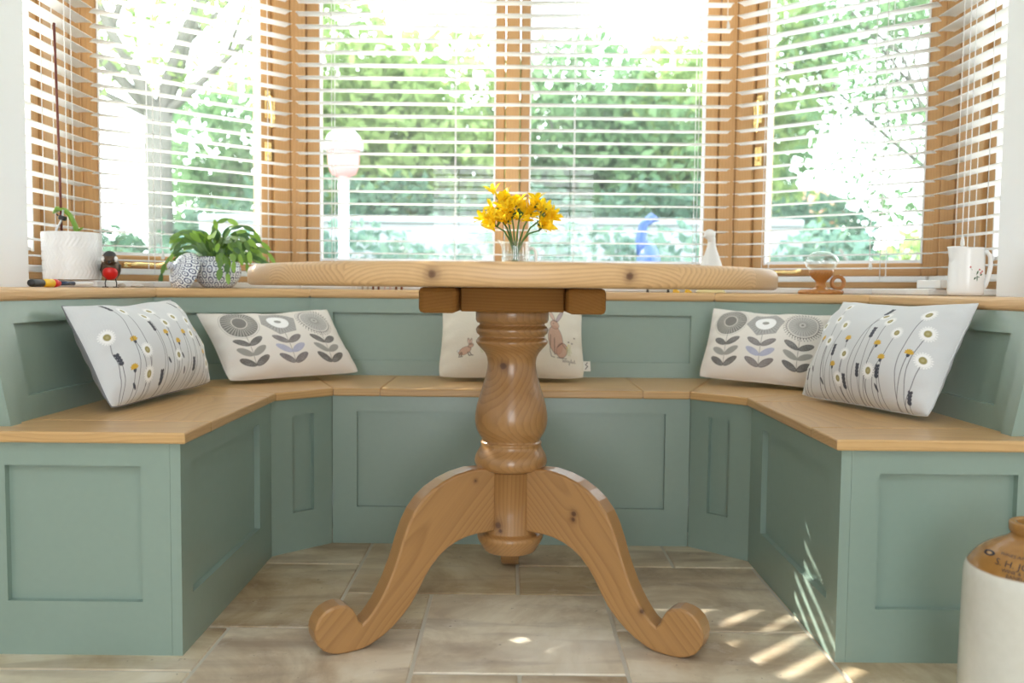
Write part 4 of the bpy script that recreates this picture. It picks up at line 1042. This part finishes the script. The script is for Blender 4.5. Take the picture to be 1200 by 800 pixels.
def petal_flower(mb, A, c, d, s, rr):
    d = d.normalized(); x = d.orthogonal().normalized(); y = d.cross(x)
    for k in range(6):
        a = 2*PI*k/6+rr.uniform(-.15, .15); o_ = (x*math.cos(a)+y*math.sin(a)); sd = d.cross(o_)
        sp = .72 if k % 2 else .58
        vs, fs = [], []
        for j, (h, out, w) in enumerate(((0, .06, .05), (.35, .16, .15), (.7, sp*.72, .26), (1.0, sp*1.25, .20), (1.08, sp*1.6, .06))):
            c0 = c+(d*h+o_*out)*s
            vs += [c0-sd*w*s+o_*(-.06*s), c0, c0+sd*w*s+o_*(-.06*s)]
        for j in range(4): q = 3*j; fs += [(q, q+1, q+4, q+3), (q+1, q+2, q+5, q+4)]
        mb.add(vs, fs, smooth=True); A += [rr.random()]*len(vs)
spec = [(-.060, -.01, .128, 'leftmost and lowest freesia stem, arching left from the glass jug'), (-.046, .012, .150, 'freesia stem with a dense yellow cluster at the left of the bunch'), (-.038, .0, .182, 'tallest freesia stem, standing up left of the bunch'),
        (-.012, -.012, .156, 'freesia stem leaning forward left of the middle of the bunch'), (.012, .010, .158, 'freesia stem upright in the middle of the bunch'), (.046, .008, .164, 'broad yellow freesia head right of the middle of the bunch'),
        (.078, -.008, .150, 'freesia stem arching to the far right of the bunch'), (.074, .006, .118, 'lowest freesia stem hanging on the right of the bunch')]
rr = random.Random(4)
for k, (dx, dy, hz, lb) in enumerate(spec):
    t = thing('freesia', 'yellow '+lb if not lb.startswith('broad') else lb, 'flower', J+Vector((0, 0, .006)), group='yellow freesias in the jug')
    b0 = Vector((-dx*.18+rr.uniform(-.006, .006), rr.uniform(-.010, .010), 0)); m0 = Vector((dx*.22, dy*.4, .066)); hz *= .90; e = Vector((dx, dy, hz)); e0 = Vector((dx*.75, dy*.8, hz*.86))
    mb = MB(); mb.tube([b0, b0.lerp(m0, .5), m0, m0.lerp(e0, .5)+Vector((-dx*.04, 0, .006)), e0, e], [.0024, .0024, .0023, .0021, .0019, .0012], 7); A = [.5]*len(mb.V)
    st = leafpart('stem', mb, A, 'stem', t)
    nf = (6, 7, 5, 7, 7, 8, 7, 5)[k]
    out = Vector((dx, dy*.5, .02)).normalized()
    for f in range(nf):
        q = f/(nf-1)
        c0 = e0.lerp(e, q)+Vector((rr.uniform(-.018, .018), rr.uniform(-.016, .012), rr.uniform(-.014, .012)))
        d = out*.5+Vector((rr.uniform(-.7, .7), rr.uniform(-.9, .3), rr.uniform(.1, .8)))
        mb = MB(); A = []; petal_flower(mb, A, c0, d, rr.uniform(.020, .027), rr); leafpart('blossom', mb, A, 'petal', t)
    mb = MB(); A = []
    for q in range(3):
        p = e0.lerp(e, q*.4); mb.tube([p, p+Vector((rr.uniform(-.010, .010), rr.uniform(-.008, .004), .010)), p+Vector((rr.uniform(-.014, .014), rr.uniform(-.01, .004), .020))], [.002, .0036, .001], 8)
    A = [rr.random() for _ in mb.V]; leafpart('bud', mb, A, 'stem', t)

# ------------------------------------------------------------------ stoneware jar with lettering
jc = Vector((.862, 1.395, 0))
t = thing('stoneware_jar', 'tall cream stoneware flagon with brown shoulder and printed lettering', 'jar', jc)
jprof = [(.001, 0), (.114, 0), (.1195, .004), (.121, .012), (.1205, .06), (.1195, .16), (.1185, .255), (.1175, .276), (.114, .288), (.104, .302), (.088, .316), (.070, .327), (.056, .334), (.048, .339), (.0445, .343), (.0435, .347), (.0465, .350), (.0475, .356), (.0475, .364), (.045, .3675), (.036, .3675), (.0335, .364), (.033, .335), (.001, .33)]
jprof = [(r*(.925 if r > .1 else .955), z*.95) for r, z in jprof]
# round the profile
def smooth_prof(p, it=1):
    for _ in range(it):
        q = [p[0]]
        for a, b in zip(p, p[1:]): q += [(a[0]*.75+b[0]*.25, a[1]*.75+b[1]*.25), (a[0]*.25+b[0]*.75, a[1]*.25+b[1]*.75)]
        p = q+[p[-1]]
    return p
sp_ = smooth_prof(jprof, 2)
mb = MB(); mb.lathe(sp_, 72, cap=False); part('jar_body', mb, 'stoneware', t)
outer = [p for p in sp_ if p[1] > .2375 and p[0] > .042]
def prof_at(s):      # s = distance along the shoulder upward from radius .1175
    L = 0
    for a, b in zip(outer, outer[1:]):
        d = math.hypot(b[0]-a[0], b[1]-a[1])
        if L+d >= s: k = (s-L)/d; return a[0]+(b[0]-a[0])*k, a[1]+(b[1]-a[1])*k, (b[0]-a[0])/d, (b[1]-a[1])/d
        L += d
    return (*outer[-1], 0, 1)
def wrap_text(txt, size, s0, rot0, arch=0.0, name='lettering'):
    cu = bpy.data.curves.new('txt', 'FONT'); cu.body = txt; cu.size = size; cu.align_x = 'CENTER'; cu.resolution_u = 3
    ob = bpy.data.objects.new('txt', cu); col.objects.link(ob)
    dg = bpy.context.evaluated_depsgraph_get(); me = bpy.data.meshes.new_from_object(ob.evaluated_get(dg))
    bpy.data.objects.remove(ob); bm = bmesh.new(); bm.from_mesh(me)
    bmesh.ops.triangulate(bm, faces=bm.faces[:]); bmesh.ops.subdivide_edges(bm, edges=[e for e in bm.edges if e.calc_length() > size*.35], cuts=1)
    vs = []
    for v in bm.verts:
        s = s0+v.co.y+arch*v.co.x**2
        r, z, tr_, tz = prof_at(s); a = rot0-PI/2+v.co.x/max(.07, r)
        r += tz*.0007; z += -tr_*.0007
        vs.append((r*math.cos(a), r*math.sin(a), z))
    bm.verts.index_update(); fs = [[v.index for v in f.verts] for f in bm.faces]; bm.free()
    mb = MB(); mb.add(vs, fs); part(name, mb, 'ink', t)
slen = sum(math.hypot(b[0]-a[0], b[1]-a[1]) for a, b in zip(outer, outer[1:]))
rot = -math.atan2(jc.x, jc.y)*1.0*0-.40
rot = -.80
wrap_text('S. H. JONES', .0165, .0535, rot)
wrap_text('WINE & SPIRIT', .0085, .0445, rot)
wrap_text('BANBURY', .0085, .0365, rot)
wrap_text('WINES AND SPIRITS', .0085, .073, rot)
mb = MB()                                            # worn oval stamp at the left of the shoulder
vs, fs = [], []
for k in range(24):
    a = 2*PI*k/24
    for q in (1, .55):
        s = .068+.0055*math.sin(a)*q; r, z, a1, a2 = prof_at(s); an = rot-PI/2-.72+.013*math.cos(a)*q/r
        vs.append(((r+a2*.0006)*math.cos(an), (r+a2*.0006)*math.sin(an), z-a1*.0006))
for k in range(24): a = 2*k; b_ = 2*((k+1) % 24); fs.append((a, b_, b_+1, a+1))
mb.add(vs, fs); part('stamp', mb, 'ink', t)

# ------------------------------------------------------------------ garden
GZ = -.30
mb = MB(); mb.box(-30, 30, 3.32, 45, GZ-.2, GZ); solo('ground', mb, 'lawn', kind='structure')
t = NT('bounce_paving'); tc = t.n('TexCoord').outputs['Object']; br = t.n('TexBrick', Scale=1.6); t.set(br.inputs['Vector'], tc); br.inputs['Color1'].default_value = lin(214, 204, 188); br.inputs['Color2'].default_value = lin(200, 190, 174); br.inputs['Mortar'].default_value = lin(170, 164, 154); br.inputs['Mortar Size'].default_value = .01
t.bsdf(br.outputs[0], .8); M['bounce_paving'] = t.m
mb = MB(); mb.box(-4.5, 4.5, 3.33, 5.0, GZ, GZ+.012); solo('bounce_patio', mb, 'bounce_paving', kind='structure')  # unseen pale slab added to bounce daylight in through the windows
def leaf_cloud(blobs, n, size, rs, shell=.55):
    """blobs: (centre, radii, weight). returns numpy leaf-quad arrays"""
    w = np.array([b[2] for b in blobs], float); w /= w.sum(); pick = rs.choice(len(blobs), n, p=w)
    C = np.array([b[0] for b in blobs])[pick]; R = np.array([b[1] for b in blobs])[pick]
    d = rs.normal(size=(n, 3)); d /= np.linalg.norm(d, axis=1)[:, None]
    rad = shell+(1-shell)*rs.rand(n)**.6
    # clumping
    P = C+d*R*rad[:, None]+rs.normal(size=(n, 3))*size*.5
    a = rs.normal(size=(n, 3)); a /= np.linalg.norm(a, axis=1)[:, None]; b = np.cross(a, rs.normal(size=(n, 3))); b /= np.linalg.norm(b, axis=1)[:, None]
    s = size*rs.uniform(.6, 1.3, n)[:, None]
    a = a*s; b = b*s*.55
    V = np.stack([P-a, P+b*.9-a*.1, P+a, P-b*.9-a*.1], 1).reshape(-1, 3)
    keep = V[:, 2].reshape(-1, 4).min(1) > GZ
    V = V.reshape(-1, 4, 3)[keep].reshape(-1, 3)
    return V, np.repeat(rs.rand(keep.sum()), 4)
def cloud_part(name, V, A, mat, parent=None):
    me = bpy.data.meshes.new(name); n = len(V)//4
    me.vertices.add(len(V)); me.vertices.foreach_set('co', V.astype(np.float32).ravel()); me.loops.add(len(V)); me.loops.foreach_set('vertex_index', np.arange(len(V), dtype=np.int32))
    me.polygons.add(n); me.polygons.foreach_set('loop_start', np.arange(0, len(V), 4, dtype=np.int32)); me.polygons.foreach_set('loop_total', np.full(n, 4, dtype=np.int32)); me.update(calc_edges=True)
    rnd_attr(me, A); return link(name, me, M[mat], parent, parent is not None)
def bush(label, x, y, rx, ry, h, mat, n, size, seed, name='shrub', cat='bush', group='garden shrubs', blossoms=0, z0=GZ):
    rs = np.random.RandomState(seed); t = thing(name, label, cat, (x, y, GZ), group=group)
    bl = []
    for k in range(9):
        f = rs.rand(); bl.append(((x+rs.uniform(-.55, .55)*rx, y+rs.uniform(-.55, .55)*ry, z0+h*(.25+.55*f)), (rx*rs.uniform(.4, .6), ry*rs.uniform(.4, .6), h*rs.uniform(.2, .3)), 1))
    V, A = leaf_cloud(bl, n, size, rs); cloud_part('foliage', V, A, mat, t)
    mb = MB()
    for k in range(4): mb.tube([(x+rs.uniform(-.1, .1), y+rs.uniform(-.1, .1), GZ), (x+rs.uniform(-.3, .3)*rx, y, GZ+h*.4), (x+rs.uniform(-.6, .6)*rx, y+rs.uniform(-.3, .3)*ry, GZ+h*.75)], [.03, .02, .01], 6)
    part('stem', mb, 'bark', t, True)
    if blossoms:
        V, A = leaf_cloud(bl, blossoms, size*1.2, rs, .9); cloud_part('blossom', V, A, 'leaf_white', t)
# the big tree outside the left window
rs = np.random.RandomState(2)
tx, ty = -3.30, 8.2
t = thing('tree', 'tall garden tree with a forked pale trunk seen through the left angled window', 'tree', (tx, ty, GZ))
mb = MB(); tips = []
mb.tube([(tx+.02, ty, GZ), (tx+.03, ty, .5), (tx, ty, 1.3), (tx-.02, ty, 2.0), (tx, ty, 2.35)], [.19, .13, .115, .12, .12], 14)
def limb(p, d, L, r, depth):
    pts = [p]; q = p
    for k in range(4):
        d = (d+Vector((rs.uniform(-.16, .16), rs.uniform(-.16, .16), rs.uniform(-.02, .14)))).normalized(); q = q+d*L/4; pts.append(q)
    mb.tube(pts, [r*(1-.14*k) for k in range(5)], 8)
    if depth:
        for k in range(3 if depth > 1 else 2):
            a = rs.uniform(0, 2*PI); limb(pts[2+(k % 3)] if k < 3 else q, (d+Vector((math.cos(a)*.75, math.sin(a)*.75, rs.uniform(-.1, .4)))).normalized(), L*.72, r*.52, depth-1)
    else: tips.append(q)
for (dx, dy, dz, r) in ((-.75, .1, .75, .06), (-.28, -.3, 1, .07), (.22, .1, 1, .075), (.85, -.1, .62, .045), (.45, .5, .9, .06), (-.9, .2, .35, .04)):
    limb(Vector((tx, ty, 2.25)), Vector((dx, dy, dz)).normalized(), 1.7, r, 2)
part('trunk', mb, 'bark', t, True)
bl = [((p.x, p.y, p.z), (.55, .55, .42), 1) for p in tips]
bl += [((tx+rs.uniform(-1.5, 1.7), ty+rs.uniform(-.8, .8), rs.uniform(2.7, 4.8)), (.45, .45, .3), .6) for _ in range(26)]
V, A = leaf_cloud(bl, 7500, .055, rs, .2); cloud_part('crown', V, A, 'leaf_light', t)
# hedge and shrubs
def hedge(label, x0, x1, y, h, mat, n, size, seed, d=.7):
    rs = np.random.RandomState(seed); k = max(3, int((x1-x0)/.55)); bl = []
    for i in range(k):
        for f in (.2, .5, .8): bl.append(((x0+(i+.5)*(x1-x0)/k, y+rs.uniform(-.15, .15), GZ+h*f*rs.uniform(.9, 1.1)), (.5, d*.6, h*.22), 1))
    V, A = leaf_cloud(bl, n, size, rs, .6); o = cloud_part('hedge', V, A, mat); meta(o, label, 'hedge', 'garden hedges')
hedge('clipped dark green hedge beyond the two middle windows', -3.0, 3.2, 8.2, 1.9, 'leaf_dark', 15000, .07, 21)
hedge('tall loose green hedge rising behind the clipped one', -4.2, 3.6, 11.5, 3.6, 'leaf_mid', 22000, .10, 22, 1.4)
hedge('low bluish green hedge in front of the grey garden wall', -2.6, 2.6, 6.5, 1.42, 'leaf_cool', 9000, .055, 26, .4)
hedge('bluish green hedge low behind the tree trunk on the left', -7.6, -2.9, 10.4, 1.7, 'leaf_dark', 9000, .08, 23)
hedge('low bluish hedge seen through the right angled window', 3.2, 7.6, 9.6, 1.5, 'leaf_cool', 8000, .08, 24)
bush('tall light green shrub left of the centre mullion', -1.2, 9.6, 1.5, .9, 4.2, 'leaf_light', 9000, .085, 31)
bush('tall light green shrub just right of the centre mullion', 1.0, 9.9, 1.2, .9, 4.0, 'leaf_mid', 7000, .085, 32)
bush('broad green tree-like shrub at the right of the middle window', 2.6, 10.2, 1.4, 1.0, 4.6, 'leaf_light', 9000, .09, 33)
bush('pale yellow-green shrub by the feeder pole', -1.55, 5.6, .5, .5, .85, 'leaf_light', 2600, .05, 34)
bush('low cool green plants under the middle left window', -.55, 5.5, .7, .5, .75, 'leaf_cool', 3000, .05, 35)
bush('low cool green plants right of the centre mullion', .55, 5.6, .6, .5, .8, 'leaf_cool', 2600, .05, 36)
bush('yellow-green bush near the right corner post', 1.45, 5.3, .55, .5, .95, 'leaf_light', 3000, .05, 37)
bush('bright green bush with white blossom outside the right angled window', 2.75, 6.2, 1.0, .8, 1.75, 'leaf_light', 6500, .06, 38, blossoms=300)
bush('dark leafy bush behind the blossom bush on the right', 3.9, 7.8, 1.0, .8, 1.5, 'leaf_dark', 5000, .07, 39)
bush('cool green bush low outside the left angled window', -2.35, 6.0, .8, .7, 1.25, 'leaf_dark', 4200, .06, 40)
bush('green bush at the far left beside the tree trunk', -4.3, 7.2, 1.0, .8, 1.45, 'leaf_dark', 4200, .07, 41)
# airy tree outside the right window
rs = np.random.RandomState(8); tx, ty = 4.75, 9.6
t = thing('tree', 'airy small-leaved tree outside the right angled window', 'tree', (tx, ty, GZ)); mb = MB(); tips = []
mb.tube([(tx, ty, GZ), (tx+.03, ty, 1.0), (tx, ty, 2.0)], [.09, .07, .06], 10)
for (dx, dy, dz, r) in ((-.9, .1, .55, .035), (-.5, -.3, .9, .04), (-.1, .2, 1, .035), (.5, -.1, .7, .03)): limb(Vector((tx, ty, 1.9)), Vector((dx, dy, dz)).normalized(), 1.5, r, 2)
part('trunk', mb, 'bark', t, True)
bl = [((p.x, p.y, p.z), (.5, .5, .45), 1) for p in tips]
bl += [((tx+rs.uniform(-2.0, -.1), ty+rs.uniform(-.6, .6), rs.uniform(1.5, 4.1)), (.42, .42, .3), .6) for _ in range(26)]
V, A = leaf_cloud(bl, 6500, .05, rs, .15); cloud_part('crown', V, A, 'leaf_mid', t)
# sparse-crowned tree added out of view so its leaves break up the sunlight
rs = np.random.RandomState(15); tx, ty = -6.6, 7.1
t = thing('tree', 'unseen sparse tree added left of the forked tree to break up the sunlight', 'tree', (tx, ty, GZ)); mb = MB(); tips = []
mb.tube([(tx, ty, GZ), (tx+.05, ty, 1.6), (tx, ty, 3.4)], [.14, .11, .09], 10)
for (dx, dy, dz, r) in ((-.5, .1, .8, .05), (.3, -.4, .8, .05), (.6, -.3, .6, .05), (.1, .5, .9, .04)): limb(Vector((tx, ty, 3.2)), Vector((dx, dy, dz)).normalized(), 1.3, r, 1)
part('trunk', mb, 'bark', t, True)
V, A = leaf_cloud([((p.x, p.y, p.z), (.8, .8, .8), 1) for p in tips], 900, .085, rs, .2); cloud_part('crown', V, A, 'leaf_mid', t)
# low grey wall, house, feeder, blue bird
mb = MB(); mb.box(-2.6, 2.4, 7.25, 7.40, GZ, 1.25); mb.box(-2.6, 2.4, 7.22, 7.43, 1.25, 1.31, bev=.01); solo('garden_wall', mb, 'grey_wall', 'low grey garden wall in front of the clipped hedge', 'wall')
t = thing('house', 'peach coloured house with a clay roof far beyond the right angled window', 'house', (6.2, 16, GZ))
mb = MB(); mb.box(4.55, 5.6, 15, 17, GZ, 1.9); part('walls', mb, 'peach', t, True)
mb = MB(); mb.add([(4.4, 14.85, 1.9), (5.75, 14.85, 1.9), (5.75, 17.15, 1.9), (4.4, 17.15, 1.9), (4.5, 16, 2.6), (5.65, 16, 2.6)], [(0, 1, 5, 4), (2, 3, 4, 5), (1, 2, 5), (3, 0, 4), (3, 2, 1, 0)]); part('roof', mb, 'roof', t, True)
mb = MB(); mb.box(4.85, 5.2, 14.96, 15.02, .9, 1.5); mb2_ = mb; w_ = part('window', mb2_, 'grey_wall', t, True)
fx, fy = -1.18, 6.1
t = thing('garden_lantern', 'domed white topped pink lantern on a pole outside the middle left window', 'lantern', (fx, fy, GZ))
T = Matrix.Translation((fx, fy, 0))
mb = MB(); mb.lathe([(.035, GZ), (.035, 1.5)], 14, T=T); part('pole', mb, 'white_wood', t, True)
mb = MB(); mb.lathe([(.04, 1.48), (.085, 1.50), (.105, 1.56), (.11, 1.66), (.10, 1.68)], 28, T=T); part('globe', mb, 'pale_pink', t, True)
mb = MB(); mb.lathe([(.11, 1.665), (.135, 1.66), (.132, 1.70), (.11, 1.76), (.07, 1.80), (.02, 1.815), (.001, 1.816)], 28, T=T, cap=False); part('dome', mb, 'ceramic', t, True)
fx, fy = .79, 5.1
t = thing('bird_sculpture', 'blue garden bird sculpture outside the window right of the flowers', 'sculpture', (fx, fy, GZ))
mb = MB(); mb.ball((fx, fy, .86), (.07, .10, .14), 20, 14); mb.tube([(fx-.02, fy, .93), (fx-.045, fy, 1.02), (fx-.03, fy, 1.10), (fx+.02, fy, 1.14), (fx+.06, fy, 1.125)], [.05, .032, .026, .03, .008], 12); part('body', mb, 'blue', t, True)
for s in (-1, 1):
    mb = MB(); mb.tube([(fx+s*.03, fy, GZ), (fx+s*.03, fy, .76)], .012, 8); part('leg', mb, 'navy', t, True)
mb = MB(); mb.tube([(fx+.04, fy, .80), (fx+.13, fy+.02, .78), (fx+.20, fy+.03, .70)], [.06, .05, .01], 10); part('tail', mb, 'navy', t, True)

# ------------------------------------------------------------------ light
w = bpy.data.worlds.new('sky'); sc.world = w; w.use_nodes = True
nt = w.node_tree; bg = nt.nodes['Background']; tcn = nt.nodes.new('ShaderNodeTexCoord'); sx = nt.nodes.new('ShaderNodeSeparateXYZ'); rp = nt.nodes.new('ShaderNodeValToRGB')
nt.links.new(tcn.outputs['Generated'], sx.inputs[0]); nt.links.new(sx.outputs[2], rp.inputs[0]); nt.links.new(rp.outputs[0], bg.inputs[0])
rp.color_ramp.elements[0].position = 0; rp.color_ramp.elements[0].color = (.94, .975, 1, 1); rp.color_ramp.elements[1].position = .8; rp.color_ramp.elements[1].color = (.76, .885, 1, 1)
SKY = 13.0
bg.inputs[1].default_value = SKY
def light(name, typ, loc, rot, **kw):
    L = bpy.data.lights.new(name, typ); o = bpy.data.objects.new(name, L); col.objects.link(o); o.location = loc; o.rotation_euler = rot
    for k, v in kw.items(): setattr(L, k, v)
    return o, L
def portal(name, loc, rot, sx_, sy_):
    o, L = light(name, 'AREA', loc, rot, shape='RECTANGLE', size=sx_, size_y=sy_); L.cycles.is_portal = True
portal('roof_fill_portal', (0, -.20, H2+.1), (0, 0, 0), 1.0, .9)  # sky light guided through the openings added for fill
portal('rear_fill_portal', (0, -3.46, 1.1), (math.radians(90), 0, 0), 1.8, 2.1)
el, az = math.radians(30), math.radians(142)            # sun behind the left window
dvec = Vector((math.cos(az)*math.cos(el), math.sin(az)*math.cos(el), math.sin(el)))
o, L = light('sun', 'SUN', (-6, 8, 8), dvec.to_track_quat('Z', 'Y').to_euler(), energy=27.0, angle=math.radians(.35), color=(1, .94, .84))

# ------------------------------------------------------------------ camera
cam = bpy.data.cameras.new('camera'); co = bpy.data.objects.new('camera', cam); col.objects.link(co)
cam.sensor_width = 36; cam.lens = 36*1020/1200; cam.clip_end = 200
co.matrix_world = Matrix.Translation((0, 0, .72)) @ Matrix.Rotation(PI/2-math.atan(62/1020), 4, 'X') @ Matrix.Rotation(.01, 4, 'Z')
cam.dof.use_dof = True; cam.dof.focus_distance = 1.95; cam.dof.aperture_fstop = 3.0
sc.camera = co
sc.view_settings.view_transform = 'Standard'; sc.view_settings.look = 'None'; sc.view_settings.gamma = 1; sc.view_settings.use_curve_mapping = False
sc.view_settings.exposure = -.85
sc.cycles.use_denoising = True; sc.cycles.max_bounces = 10; sc.cycles.diffuse_bounces = 6; sc.cycles.transparent_max_bounces = 24; sc.cycles.caustics_reflective = False; sc.cycles.caustics_refractive = False
